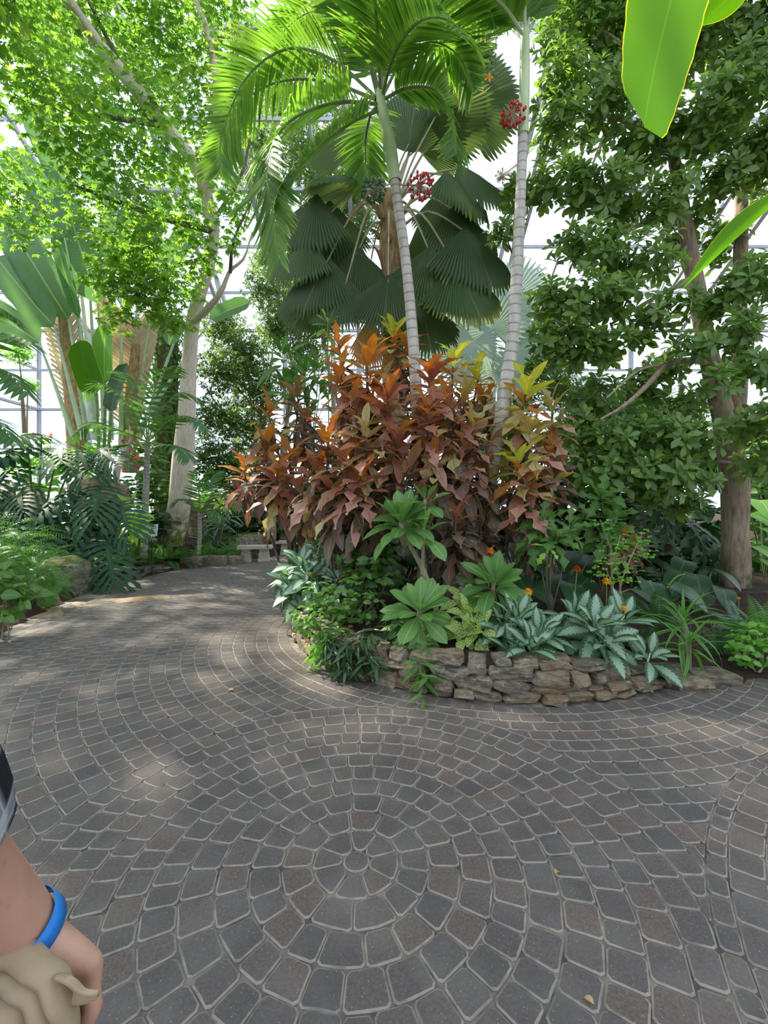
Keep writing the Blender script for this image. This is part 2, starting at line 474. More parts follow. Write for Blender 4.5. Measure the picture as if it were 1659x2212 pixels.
M_('croton_cream', leafmat, (0.24, 0.25, 0.09), (0.30, 0.25, 0.13), (0.35, 0.10, 0.08), 0.12, nside=14, sw=0.18, slant=1.2, svein=(.42, .38, .16), transl=0.3, tint=(1, .9, .5))
M_('palm_leaflet', leafmat, (0.055, 0.15, 0.025), (0.11, 0.22, 0.035), (0.18, 0.28, 0.08), 0.08, pattern='tip', c3=(0.28, 0.34, 0.05), transl=0.5, tint=(1, 1, .4))
M_('palm_leaflet_dark', leafmat, (0.03, 0.10, 0.022), (0.055, 0.15, 0.03), (0.13, 0.22, 0.07), 0.08, transl=0.35)
M_('fan_leaf', leafmat, (0.055, 0.10, 0.046), (0.078, 0.13, 0.052), (.15, .17, .09), .02, transl=0.22, rough=0.5, pattern='tip', c3=(0.075, 0.15, 0.03))
M_('fan_leaf_yellow', leafmat, (0.05, 0.11, 0.03), (0.07, 0.14, 0.035), (.18, .2, .09), .02, transl=0.3, rough=0.5, pattern='tip', c3=(0.33, 0.30, 0.04))
M_('silver_fan', leafmat, (0.24, 0.31, 0.29), (0.30, 0.37, 0.35), transl=0.2, rough=0.55, tint=(.9, 1, .9))
M_('traveller_leaf', leafmat, (0.055, 0.15, 0.055), (0.085, 0.20, 0.075), (0.22, 0.32, 0.17), 0.05, nside=34, sw=0.3, slant=0.0, svein=(.085, .185, .075), transl=0.35, rough=0.42)
M_('banana_leaf', leafmat, (0.042, 0.125, 0.004), (0.046, 0.13, 0.005), (0.07, 0.16, 0.01), 0.03, nside=60, sw=0.3, svein=(.05, .135, .006), slant=0.0, edge=(0.42, 0.40, 0.04), ew=0.955, transl=0.55, rough=0.6, spec=.2, tint=(1, 1, .2))
M_('philodendron_leaf', leafmat, (0.014, 0.052, 0.026), (0.028, 0.08, 0.034), (0.06, 0.12, 0.06), 0.10, transl=0.2, rough=0.55, spec=.22)
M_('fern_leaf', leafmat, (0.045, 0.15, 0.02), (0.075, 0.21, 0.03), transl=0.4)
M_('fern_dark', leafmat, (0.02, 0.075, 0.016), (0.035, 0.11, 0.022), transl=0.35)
M_('fern_blue', leafmat, (0.10, 0.19, 0.15), (0.14, 0.24, 0.19), transl=0.25)
M_('purple_leaf', leafmat, (0.05, 0.012, 0.018), (0.09, 0.02, 0.025), transl=0.25)
M_('strap_leaf', leafmat, (0.035, 0.14, 0.015), (0.06, 0.18, 0.025), pattern='stripe', c3=(0.10, 0.25, 0.03), transl=0.35, rough=0.38)
M_('petal_orange', leafmat, (0.75, 0.25, 0.01), (0.85, 0.36, 0.015), transl=0.3, tint=(1, .7, .3))
M_('petal_yellow', leafmat, (0.80, 0.45, 0.01), (0.85, 0.52, 0.02), transl=0.3, tint=(1, .8, .3))
M_('petal_red', leafmat, (0.42, 0.05, 0.02), (0.55, 0.14, 0.02), transl=0.25, tint=(1, .6, .4))
M_('petal_scarlet', leafmat, (0.75, 0.07, 0.015), (0.8, 0.12, 0.02), transl=0.3, tint=(1, .6, .4))
M_('petal_white', leafmat, (0.75, 0.75, 0.70), (0.8, 0.8, 0.78), transl=0.3)
M_('petal_magenta', leafmat, (0.45, 0.03, 0.12), (0.5, 0.05, 0.15), transl=0.3)
M_('berry_red', plain, (0.32, 0.015, 0.02), (0.42, 0.03, 0.03), 20, 0.35)
M_('berry_green', plain, (0.05, 0.11, 0.055), (0.09, 0.16, 0.08), 20, 0.4)
M_('steel_white', plain, (0.50, 0.54, 0.60), (0.58, 0.62, 0.68), 2, 0.5)
M_('rail_blue', plain, (0.10, 0.19, 0.24), (0.13, 0.23, 0.28), 3, 0.5)
M_('slat_brown', plain, (0.045, 0.032, 0.03), (0.075, 0.055, 0.05), 9, 0.8, 0.2)
M_('sign_white', plain, (0.62, 0.66, 0.76), (0.66, 0.70, 0.79), 3, 0.5)
M_('sign_ink', plain, (0.10, 0.07, 0.08), (0.22, 0.12, 0.10), 40, 0.5)
M_('dark_metal', plain, (0.03, 0.03, 0.032), (0.04, 0.04, 0.042), 5, 0.5)

def glassmat(name):
    t = NT(name)
    tr = t.n('ShaderNodeBsdfTransparent'); t.put(tr.inputs[0], (0.93, 0.96, 1.0))
    gl = t.n('ShaderNodeBsdfGlossy'); gl.inputs['Roughness'].default_value = 0.08; t.put(gl.inputs[0], (0.9, 0.95, 1.0))
    m = t.n('ShaderNodeMixShader'); m.inputs[0].default_value = 0.05
    t.t.links.new(tr.outputs[0], m.inputs[1]); t.t.links.new(gl.outputs[0], m.inputs[2])
    return t.end(m.outputs[0])
M_('roof_glass', glassmat)

# ================================================================== THE SETTING
WC = 0.1263                                  # one course of pavers
CC = Vector((-0.117, 1.875)); CR = 10.9 * WC  # the paved circle
PC = Vector((1.2, 5.7)); PR = 2.35            # the raised planter
DC = Vector((3.49, 0.35)); DR = 2.62          # the arc on the right
LEFT = [(4.2, -4.6), (5.0, -4.5), (5.84, -4.75), (7.33, -5.15), (8.55, -5.2), (10.2, -5.05), (11.4, -4.7), (12.3, -3.9), (13.5, -3.3), (15.5, -2.2), (17, -1.2)]
RIGHT = [(5.7, -1.15), (7.33, -1.7), (9.0, -2.15), (10.6, -2.45), (12.0, -2.1), (13.2, -1.2), (14.5, 0.4)]

def interp(tab, y):
    if y <= tab[0][0]: return tab[0][1]
    for (a, b), (c, d) in zip(tab, tab[1:]):
        if y <= c: return b + (d - b) * (y - a) / (c - a)
    return tab[-1][1]

def bed(x, y):
    """(which bed, how deep inside it); None on the paving"""
    if y > 4.2:
        d = interp(LEFT, y) - x
        if d > 0: return 'l', d
        if y > 15.5: return 'l', y - 15.5
    best = None
    d = PR - math.hypot(x - PC.x, y - PC.y)
    if d > 0: best = ('p', d)
    if x > 2.3:
        d2 = y - (3.72 + 0.12 * (x - 2.6))
        if d2 > 0: best = ('r', max(d2, best[1] if best else 0)) if not best or best[1] < d2 else best
    if y > 5.7:
        d3 = x - interp(RIGHT, y)
        if d3 > 0 and (best is None or best[1] < d3): best = ('p', d3)
    return best

def soil_h(x, y):
    b = bed(x, y)
    if b is None: return -0.05
    k, d = b
    if k == 'r' and math.hypot(x - PC.x, y - PC.y) > PR: return 0.015 + 0.10 * min(d, 1.5)
    if k in 'pr': return 0.22 + 0.09 * min(d, 1.6) if d > 0.24 else -0.05
    return 0.10 + 0.16 * min(d, 2.0) + 0.05 * min(max(d - 2, 0), 6)

def clip(poly, n, c):
    """the part of a convex polygon where p.n >= c"""
    out = []
    for i, p in enumerate(poly):
        q = poly[(i + 1) % len(poly)]
        a, b = p.dot(n) - c, q.dot(n) - c
        if a >= 0: out.append(p)
        if (a >= 0) != (b >= 0): out.append(p.lerp(q, a / (a - b)))
    return out

FLAGS = [[(40, 1335), (76, 1314), (137, 1310), (141, 1333)],
         [(151, 1302), (169, 1299), (217, 1305), (203, 1312), (160, 1312)],
         [(234, 1301), (257, 1294), (304, 1286), (354, 1285.5), (375, 1290.5), (320, 1298), (262, 1303)],
         [(127, 1289), (148, 1279), (203, 1272), (253, 1278), (224, 1290.5), (169, 1296)],
         [(211, 1296), (236, 1291), (252, 1294), (232, 1300)],
         [(60, 1309), (88, 1297), (122, 1293), (128, 1301), (76, 1313)]]
FLAGS = [[ground(*p).to_2d() for p in f] for f in FLAGS]
def inside(p, poly):
    s = None
    for i, a in enumerate(poly):
        b = poly[(i + 1) % len(poly)]
        c = (b - a).cross(p - a) > 0
        if s is None: s = c
        elif s != c: return False
    return True

class Pavers:
    def __init__(s): s.all = []
    def add(s, poly):
        c = sum(poly, Vector((0, 0))) / len(poly)
        if c.y < 0.45 or abs(c.x) > 1.05 * c.y + 1.2 or c.x > 4.6: return
        b = bed(c.x, c.y)
        if b and b[1] > 0.10: return
        if any(inside(c, f) for f in FLAGS): return
        s.all.append(poly)
    def shape(s, poly, detail=True):
        """vertices and faces of one worn paver: joint gap, cut corners, chamfered rim"""
        c = sum(poly, Vector((0, 0))) / len(poly)
        n = len(poly)
        out = []
        for i in range(n):
            p = poly[i]; a = poly[i - 1]; b = poly[(i + 1) % n]
            da, db = (a - p), (b - p)
            la, lb = da.length, db.length
            if la < 1e-5 or lb < 1e-5: continue
            k = min(0.013, la * 0.3, lb * 0.3)
            if detail: out += [p + da / la * k, p + db / lb * k]
            else: out.append(p)
        m = len(out)
        if m < 3: return None
        def shrink(P, g):
            return [p + (c - p).normalized() * min(g, (c - p).length * 0.5) for p in P]
        o1 = shrink(out, 0.003); o2 = shrink(out, 0.0105)
        dz = U(-0.0015, 0.0015)
        V = [(p.x, p.y, -0.02) for p in o1] + [(p.x, p.y, -0.0035 + dz) for p in o1] + [(p.x, p.y, dz) for p in o2]
        F = [[m * 2 + i for i in range(m)]]; mi = [0]
        for r in (0, 1):
            for i in range(m):
                j = (i + 1) % m
                F.append([r * m + i, r * m + j, (r + 1) * m + j, (r + 1) * m + i]); mi.append(1)
        return V, F, mi

PV = Pavers()
def ring_course(cen, r0, r1, ln, first=0.0, arc=(0, 2 * math.pi), tests=()):
    rm = (r0 + r1) / 2
    a = arc[0] + first
    tot = arc[1] - arc[0]
    n = max(3, round(tot * rm / ln))
    ws = [U(0.78, 1.22) for _ in range(n)]; s = sum(ws)
    for w in ws:
        b = a + tot * w / s
        pts = [cen + Vector((math.cos(t), math.sin(t))) * r for r, t in ((r0, a), (r1, a), (r1, (a + b) / 2), (r1, b), (r0, b))]
        if rm > 0.9: pts.pop(2)
        j = lambda: Vector((U(-.003, .003), U(-.003, .003)))
        poly = [p + j() for p in pts]
        a = b
        for tst in tests:
            poly = tst(poly)
            if len(poly) < 3: break
        if len(poly) >= 3:
            ar = abs(sum(poly[i - 1].cross(poly[i]) for i in range(len(poly)))) / 2
            if ar > 0.0022: PV.add(poly)
def outside(cen, r):
    def f(poly):
        c = sum(poly, Vector((0, 0))) / len(poly)
        n = (c - cen).normalized()
        return clip(poly, n, n.dot(cen) + r) if (c - cen).length < r + 0.2 else poly
    return f

# the circle, the arc on the right, the courses that follow the planter
PV.add([CC + Vector((math.cos(t), math.sin(t))) * 0.062 for t in [i * math.pi / 5 for i in range(10)]])
r0 = 0.47 * WC
outD = outside(DC, DR + 0.002)
ring_course(CC, r0, r0 + WC, 0.098, 0.3, tests=[outD])
for k in range(1, 11):
    ring_course(CC, r0 + k * WC, r0 + (k + 1) * WC, 0.125, U(0, 3), tests=[outD])
CRO = r0 + 11 * WC
ring_course(DC, DR - 0.075, DR, 0.115, arc=(R(95), R(215)))
k = 0
r = DR - 0.075
while r > 1.0:
    ring_course(DC, r - WC, r, 0.15, U(0, .1), arc=(R(90), R(215))); r -= WC
outC = outside(CC, CRO)
r = PR + 0.03
while r < 7.6:
    w = WC * (1.0 if r > 3 else 0.95)
    ring_course(PC, r, r + w, 0.145, U(0, .05), arc=(R(100), R(330)), tests=[outC, outD]); r += w

def prominence(poly):
    c = sum(poly, Vector((0, 0))) / len(poly)
    ok = abs(c.x) < c.y * 829 / FPX and c.y > EYE * FPX / 1118
    ar = abs(sum(poly[i - 1].cross(poly[i]) for i in range(len(poly)))) / 2
    return ar / c.y ** 3 if ok else 0
order = sorted(PV.all, key=prominence, reverse=True)
floor_me = mesh('floor', [(-9, -2, -0.006), (6.5, -2, -0.006), (6.5, 17, -0.006), (-9, 17, -0.006)], [[0, 1, 2, 3]], G['joint_sand'], smooth=False)
floor = props(link('floor', floor_me), 'dark cobble paving laid in a circle and curved courses', kind='structure')
PM = [G['paver_face'], G['paver_edge']]
for poly in order[:300]:
    s = PV.shape(poly)
    if s is None: continue
    c = sum(poly, Vector((0, 0))) / len(poly)
    V = np.array(s[0]) - np.array((c.x, c.y, 0))
    o = link('paver', mesh('paver', V, s[1], PM, mi=s[2], smooth=False), floor)
    o.location = (c.x, c.y, 0)
VV, FF, MI, RR = [], [], [], []
for poly in order[300:]:
    c = sum(poly, Vector((0, 0))) / len(poly)
    s = PV.shape(poly, c.y < 6)
    if s is None: continue
    o = len(VV); VV += s[0]; FF += [[i + o for i in f] for f in s[1]]; MI += s[2]; RR += [U(0, 1)] * len(s[0])
props(link('paver_field', mesh('paver_field', VV, FF, PM, mi=MI, smooth=False, rnd=RR), floor), kind='stuff')

def slab(poly, z0, z1, mat, name, parent, jit=0.02):
    c = sum(poly, Vector((0, 0))) / len(poly)
    pts = []
    for i, p in enumerate(poly):
        q = poly[(i + 1) % len(poly)]
        for t in (0, .33, .66):
            pts.append(p.lerp(q, t) + Vector((U(-jit, jit), U(-jit, jit))))
    m = len(pts)
    V = [(p.x - c.x, p.y - c.y, z0) for p in pts] + [(p.x - c.x, p.y - c.y, z1 - 0.006) for p in pts] + [((p.x - c.x) * .96, (p.y - c.y) * .96, z1) for p in pts]
    F = [[2 * m + i for i in range(m)]] + [[r * m + i, r * m + (i + 1) % m, (r + 1) * m + (i + 1) % m, (r + 1) * m + i] for r in (0, 1) for i in range(m)]
    o = link(name, mesh(name, V, F, mat, smooth=False), parent)
    o.location = (c.x, c.y, 0)
    return o
for f in FLAGS: slab(f, -0.02, 0.004, G['flagstone'], 'flagstone', floor, 0.03)

# soil of the planting beds
xs = np.concatenate([np.arange(-26, -8, 0.8), np.arange(-8, 7, 0.13), np.arange(7, 26, 0.8)]); ys = np.concatenate([np.arange(3.0, 16, 0.13), np.arange(16, 31, 0.8)])
V = [(x, y, soil_h(x, y) + 0.03 * noise.noise(Vector((x * 2, y * 2, 0)))) for y in ys for x in xs]
nx = len(xs)
F = [(j * nx + i, j * nx + i + 1, (j + 1) * nx + i + 1, (j + 1) * nx + i) for j in range(len(ys) - 1) for i in range(nx - 1)]
F = [f for f in F if max(V[k][2] for k in f) > -0.02]
props(link('soil_bed', mesh('soil_bed', V, np.array(F), G['soil'])), 'dark brown soil of the planting beds beside the paving', kind='structure')
props(link('ground', mesh('ground', [(-90, -60, -0.12), (90, -60, -0.12), (90, 120, -0.12), (-90, 120, -0.12)], [[0, 1, 2, 3]], G['soil'], smooth=False)), kind='structure')

# ------------------------------------------------------------------ stones
def stone_mesh(lx, ly, lz, name='stone', mat=None, rough=0.16, sq=0.35, seedv=None):
    s0 = seedv if seedv is not None else U(0, 99)
    bm = bmesh.new()
    bmesh.ops.create_cube(bm, size=2)
    bmesh.ops.subdivide_edges(bm, edges=bm.edges[:], cuts=2, use_grid_fill=True)
    for v in bm.verts:
        p = v.co
        q = p.normalized() * 1.25
        p = p.lerp(q, sq)
        n = noise.noise_vector(p * 0.9 + Vector((s0, s0 * 1.7, 0)))
        p = p + n * rough * 1.6
        p.z += rough * 1.2 * noise.noise(Vector((p.x * 1.1 + s0, p.y * 1.1, 3)))
        v.co = (p.x * lx / 2, p.y * ly / 2, p.z * lz / 2)
    bm.normal_update()
    me = bpy.data.meshes.new(name); bm.to_mesh(me); bm.free()
    if mat: me.materials.append(mat)
    return me

def dry_wall(w, pts, hfun, mats, courses, depth=0.2, lens=(0.14, 0.42), base=0.0):
    """stones laid in uneven courses along a line of 2D points"""
    P = [Vector(p) for p in pts]
    cum = [0]
    for a, b in zip(P, P[1:]): cum.append(cum[-1] + (b - a).length)
    def where(s):
        for i in range(len(P) - 1):
            if s <= cum[i + 1] or i == len(P) - 2:
                t = (s - cum[i]) / (cum[i + 1] - cum[i]); return P[i].lerp(P[i + 1], t), (P[i + 1] - P[i]).normalized()
    org = w.location
    big = {}
    for k in range(courses):
        s = U(-0.1, 0.0)
        while s < cum[-1]:
            ln = U(*lens)
            sm = min(max(s + ln / 2, 0), cum[-1])
            H = hfun(sm / cum[-1])
            p, t = where(sm)
            zb = [H * (q + (0.62 * noise.noise(Vector((sm * 2.1, q * 7.3, org.x))) if 0 < q < courses else 0)) / courses for q in (k, k + 1)]
            if any(a < sm < c for a, c in big.get(k, ())): s += ln * .7; continue
            if k < courses - 1 and random.random() < .22:
                ln = min(ln, .26); zb[1] = H * (k + 2 - .1) / courses; big.setdefault(k + 1, []).append((s - .03, s + ln + .03))
            h = max(.03, zb[1] - zb[0])
            z = base + (zb[0] + zb[1]) / 2
            if H / courses > 0.02:
                inn = Vector((-t.y, t.x))
                c = p + inn * (0.015 * k + U(-0.02, 0.025) + depth * 0.32)
                me = stone_mesh(ln * U(0.92, 1.02), depth * U(0.8, 1.1), h * U(0.98, 1.14), 'stone', mats(sm / cum[-1]), rough=U(.14, .24), sq=U(0.3, 0.62))
                o = link('stone', me, w)
                o.location = (c.x - org.x, c.y - org.y, z - org.z)
                o.rotation_euler = (U(-.06, .06), U(-.07, .07), math.atan2(t.y, t.x) + U(-.08, .08))
            s += ln

wall = thing('retaining_wall', 'low dry-stacked stone wall curving around the front of the central planter', 'stone wall', (PC.x, PC.y - PR, 0))
arc = [PC + Vector((math.cos(a), math.sin(a))) * (PR - 0.04) for a in [R(150) + R(158) * i / 40 for i in range(41)]]
def wall_h(t):
    return 0.31 if t < 0.80 else max(0.09, 0.31 - (t - 0.80) * 1.1)
dry_wall(wall, arc, wall_h, lambda t: G['moss_stone'] if t < 0.28 + U(-.05, .05) else G['wall_stone'], 4, 0.24, (0.13, 0.36))
# the rubble in the wall's core, seen only through its joints
Vr, Fr = [], []
for i, a in enumerate([R(148) + R(160) * i / 40 for i in range(41)]):
    t = i / 40
    for rr, zz in ((PR - 0.10, -0.02), (PR - 0.12, wall_h(t) - 0.04), (PR - 0.34, wall_h(t) - 0.02)):
        Vr.append((PC.x + math.cos(a) * rr - wall.location.x, PC.y + math.sin(a) * rr - wall.location.y, zz))
Fr = [(i * 3 + k, i * 3 + 3 + k, i * 3 + 4 + k, i * 3 + 1 + k) for i in range(40) for k in range(2)]
link('core', mesh('core', Vr, np.array(Fr), G['soil']), wall)

edge = thing('edging_wall', 'low dark slate wall along the left bed below the sign', 'stone wall', (-5.1, 9.5, 0))
lp = [(interp(LEFT, y) - 0.02, y) for y in [8.3, 8.8, 9.3, 9.8, 10.3]]
dry_wall(edge, [Vector((a, b)) for a, b in lp][::-1][::-1], lambda t: 0.30 - 0.16 * t, lambda t: G['slate'], 4, 0.26, (0.22, 0.6))
for i, (px, py, lx, lz) in enumerate([(412, 1225, .45, .16), (458, 1221, .65, .15), (502, 1217, .42, .12), (262, 1252, .4, .07)]):
    p = ground(px, py)
    o = link('edging_stone', stone_mesh(lx, .4, lz * 2, 'edging_stone', G['wall_stone'], .12, .3))
    o.location = (p.x, p.y + 0.1, lz * 0.55); o.rotation_euler = (0, 0, U(-.2, .3))
    props(o, ['flat grey edging stone at the end of the slate wall by the tree', 'long pale edging stone between the tree and the bench',
              'thin edging stone nearest the front bench', 'small flat stone lying below the sign at the path edge'][i], 'stone', 'edging stones along the left bed')
for i, (px, py, d, sx, sy, sz, lab) in enumerate([
        (130, 1262, 7.5, .75, .6, .62, 'mossy grey boulder beside the path under the feathery fern'),
        (20, 1100, 10.2, 1.3, .9, .9, 'large tan boulder behind the split-leaf philodendron stems'),
        (215, 1080, 11.2, 1.2, .9, 1.0, 'squarish brown boulder below the red-flowered sapling'),
        (475, 1115, 15.8, 2.2, 1.2, 1.5, 'grey-brown boulder behind the thick pale trunk'),
        (665, 1105, 17.6, 2.4, 1.2, 1.9, 'tall shaded rock behind the far bench'),
        (520, 1180, 13.6, 1.6, 1.0, .5, 'low mossy mound of rock behind the front bench')]):
    p = at(px, py, d)
    o = link('boulder', stone_mesh(sx, sy, sz, 'boulder', G['moss_stone'] if i in (0, 5) else G['flagstone'], .2, .6))
    o.location = (p.x, p.y, max(p.z, soil_h(p.x, p.y) + sz * 0.2)); o.rotation_euler = (0, 0, U(0, 3)); props(o, lab, 'boulder', 'boulders in the left bed')
for px, py, lab, sx in [(1345, 1443, 'flat grey stepping stone in the soil right of the wall', .30), (1300, 1478, 'low tan stone at the wall end beside the soil', .3)]:
    pass
for px, py, h, sx, sy, lab in [(1545, 1468, 0.02, .36, .30, 'flat grey stone lying in bare soil right of the wall'), (1498, 1483, 0.02, .30, .22, 'half-buried tan stone just off the wall end'),]:
    p = ground(px, py, h)
    o = link('flat_stone', stone_mesh(sx, sy, .1, 'flat_stone', G['wall_stone'], .1, .3)); o.location = (p.x, p.y + .05, 0.02); props(o, lab, 'stone')

# ------------------------------------------------------------------ the glasshouse
def boxV(x0, x1, y0, y1, z0, z1):
    return [(x, y, z) for z in (z0, z1) for y in (y0, y1) for x in (x0, x1)]
BOXF = [(0, 2, 3, 1), (4, 5, 7, 6), (0, 1, 5, 4), (2, 6, 7, 3), (0, 4, 6, 2), (1, 3, 7, 5)]
def bar(p, q, w, d=None):
    """box along p-q"""
    p, q = Vector(p), Vector(q); d = d or w
    M = frame(q - p); L = (q - p).length
    V = [tuple(M @ Vector((x * w / 2, y * L, z * d / 2)) + p) for z in (-1, 1) for y in (0, 1) for x in (-1, 1)]
    return V
def bars_obj(name, L, mat, parent=None):
    V, F = [], []
    for b in L:
        o = len(V); V += b; F += [[i + o for i in f] for f in BOXF]
    return link(name, mesh(name, V, F, mat, smooth=False), parent)

def glaze(name, label, O, ux, uy, nx, ny, sx, sy, barw, kind='structure'):
    """a glazed plane: frame bars and every pane"""
    O, ux, uy = Vector(O), Vector(ux).normalized(), Vector(uy).normalized()
    nrm = ux.cross(uy)
    root = thing(name, label, None, O); props(root, label, kind=kind)
    for i in range(nx + 1):
        o = link('mullion', mesh('mullion', bar(ux * (i * sx), ux * (i * sx) + uy * (ny * sy), barw * (2.2 if i % 4 == 0 else 1), barw * 1.6), BOXF, G['steel_white'], smooth=False), root)
    for j in range(ny + 1):
        o = link('transom', mesh('transom', bar(uy * (j * sy), uy * (j * sy) + ux * (nx * sx), barw * (2 if j % 3 == 0 else 0.8), barw * 1.4), BOXF, G['steel_white'], smooth=False), root)
    g = 0.0
    a, b, c, d = [ux * (sx * e) + uy * (sy * f) for e, f in ((0, 0), (1, 0), (1, 1), (0, 1))]
    t = nrm * 0.004
    pm = mesh('pane', [tuple(p) for p in (a, b, c, d)], [[0, 1, 2, 3]], G['roof_glass'], smooth=False)
    for i in range(nx):
        for j in range(ny):
            o = link('pane', pm, root); o.location = ux * (i * sx) + uy * (j * sy)
    return root
glaze('wall_back', 'tall white-framed glass wall behind the trees', (-30, 27, 0.2), (1, 0, 0), (0, 0, 1), 20, 5, 3.0, 2.4, 0.09)
glaze('roof', 'sloping white-framed glass roof above the trees', (-30, 27, 12.2), (1, 0, 0), (0, -0.80, 0.42), 20, 11, 3.0, 2.6, 0.10)
glaze('wall_left', 'white-framed glass side wall beyond the traveller palms', (-21, 27, 0.2), (0, -1, 0), (0, 0, 1), 8, 5, 3.0, 2.4, 0.09)
# trusses under the roof
for i, x in enumerate((-18, -9, -1.5, 6.5, 15)):
    tr = thing('roof_truss', ['roof truss far out on the left above the side wall', 'white roof truss above the bright tree canopy', 'white roof truss over the middle path',
                              'white roof truss glimpsed right of the slim palm', 'roof truss far out behind the glossy-leaved tree'][i], 'truss', (x, 27, 12.0), 'steel trusses under the glass roof')
    d = Vector((0, -0.80, 0.42)).normalized()
    lo = Vector((0, 0, -1.1))
    link('top_chord', mesh('top_chord', bar(Vector((0, 0, 0)), d * 28, .16, .16), BOXF, G['steel_white'], smooth=False), tr)
    link('bottom_chord', mesh('bottom_chord', bar(lo, lo + d * 28, .16, .16), BOXF, G['steel_white'], smooth=False), tr)
    for k in range(14):
        link('brace', mesh('brace', bar(d * (2 * k) + (lo if k % 2 else Vector()), d * (2 * k + 2) + (Vector() if k % 2 else lo), .09), BOXF, G['steel_white'], smooth=False), tr)
    link('column', mesh('column', bar((0, 0, -12.1), (0, 0, 0), .28), BOXF, G['steel_white'], smooth=False), tr)

# ================================================================== PLANT BUILDERS
Z = Vector((0, 0, 1))
def lm(name, T, mat):
    return mesh(name, T[0], T[1], G[mat] if isinstance(mat, str) else mat, T[2])

def rosette(loc, axis, n, elev=(80, -20), rise=0.1, size=(1.0, 1.0), a0=None, ejit=10, stalk=0.0, gold=2.39996):
    """matrices (and 0..1 from the heart outwards) of n leaves set spirally around a shoot tip"""
    axis = Vector(axis).normalized()
    x = axis.cross(Vector((0.2, 1, 0.1))).normalized(); y = axis.cross(x)
    a0 = U(0, 6.28) if a0 is None else a0
    out = []
    for i in range(n):
        t = i / max(1, n - 1)
        az = a0 + i * gold + U(-.2, .2)
        e = R(elev[0] + (elev[1] - elev[0]) * t + U(-ejit, ejit))
        rad = x * math.cos(az) + y * math.sin(az)
        d = rad * math.cos(e) + axis * math.sin(e)
        p = Vector(loc) - axis * (rise * t) + rad * stalk
        s = (size[0] + (size[1] - size[0]) * t) * U(0.85, 1.12)
        out.append((xf(p, frame(d, axis, U(-.35, .35)), s), t))
    return out

def put_leaves(root, name, rows):
    """rows of (mesh, matrix): one leaf object each"""
    for me, M in rows: link(name, me, root, M)

def foliage(root, name, T, mat, mats, rnd=None):
    """leaves too many to count, joined into one part"""
    V, F, uv, r = batch(T, mats, rnd)
    return props(link(name, mesh(name, V, F, G[mat], uv, rnd=r), root), kind='stuff')

def seen(p, margin=0.0):
    """does a point lie inside the photograph's frame"""
    if p.y < 0.3: return False
    x = CX + p.x * FPX / p.y; y = HY - (p.z - EYE) * FPX / p.y
    return -margin < x < 1659 + margin and -margin < y < 2212 + margin

def leaves_split(root, T, mat, mats, nobj=0, name='leaf', bulk='foliage', score=None):
    """the nobj leaves that show largest as objects of their own, the rest joined"""
    loc = root.location
    if nobj:
        f = score or (lambda m: (m.translation + loc).y if seen(m.translation + loc) else 99)
        mats = sorted(mats, key=f)
        me = lm(name, T, mat)
        put_leaves(root, name, [(me, m) for m in mats[:nobj]])
        mats = mats[nobj:]
    if mats: foliage(root, bulk, T, mat, mats)

def blob_points(blobs, n, shell=0.55, hollow=0.35):
    """points scattered through ellipsoids (centre, radius or radii), denser towards the skin"""
    vol = []
    for c, r in blobs:
        r = (r, r, r) if not isinstance(r, (tuple, list)) else r
        vol.append((r[0] * r[1] * r[2]) ** 0.7)
    tot = sum(vol)
    out = []
    for (c, r), v in zip(blobs, vol):
        r = (r, r, r) if not isinstance(r, (tuple, list)) else r
        for _ in range(max(1, round(n * v / tot))):
            d = Vector((random.gauss(0, 1), random.gauss(0, 1), random.gauss(0, 1))).normalized()
            k = (hollow + (1 - hollow) * random.random() ** shell)
            out.append((Vector(c) + Vector((d.x * r[0], d.y * r[1], d.z * r[2])) * k, d))
    return out

def frond_curve(p, az, el, L, droop, n=10):
    """arching rachis from p: azimuth and elevation in degrees, drooping with length"""
    a, e = R(az), R(el)
    pts = [Vector(p)]
    for i in range(n):
        ee = e - R(droop) * ((i + 0.5) / n) ** 1.3
        pts.append(pts[-1] + Vector((math.cos(a) * math.cos(ee), math.sin(a) * math.cos(ee), math.sin(ee))) * (L / n))
    return pts

def leaflet_mats(P, n, L, W, vee=0.25, droop=0.35, fwd=0.55, start=0.12, prof=None, up=Z, jit=0.08, flip=False):
    """matrices of unit leaflets along both sides of a rachis"""
    C = curve_pts(P, 60)
    out = []
    for i in range(n):
        t = start + (1 - start) * (i + 0.5) / n
        k = t * 60; j = min(int(k), 59)
        p = C[j].lerp(C[j + 1], k - j)
        T = (C[j + 1] - C[j]).normalized()
        S = T.cross(up)
        if S.length < 0.05: S = T.cross(Vector((0.3, 1, 0)))
        S.normalize(); N = S.cross(T)
        l = L * (prof(t) if prof else (0.35 + 0.65 * math.sin(math.pi * min(1, t * 0.92 + 0.06)) ** 0.7))
        f = fwd * (0.6 + 0.9 * t)
        for s in (-1, 1):
            d = (S * s + T * f + N * (vee * (1 - t)) - Z * (droop * (0.4 + t)) + Vector((U(-jit, jit), U(-jit, jit), U(-jit, jit)))).normalized()
            out.append(xf(p, frame(d, N if not flip else -N, U(-.25, .25)), (W * U(.85, 1.1), l * U(.92, 1.05), l)))
    return out

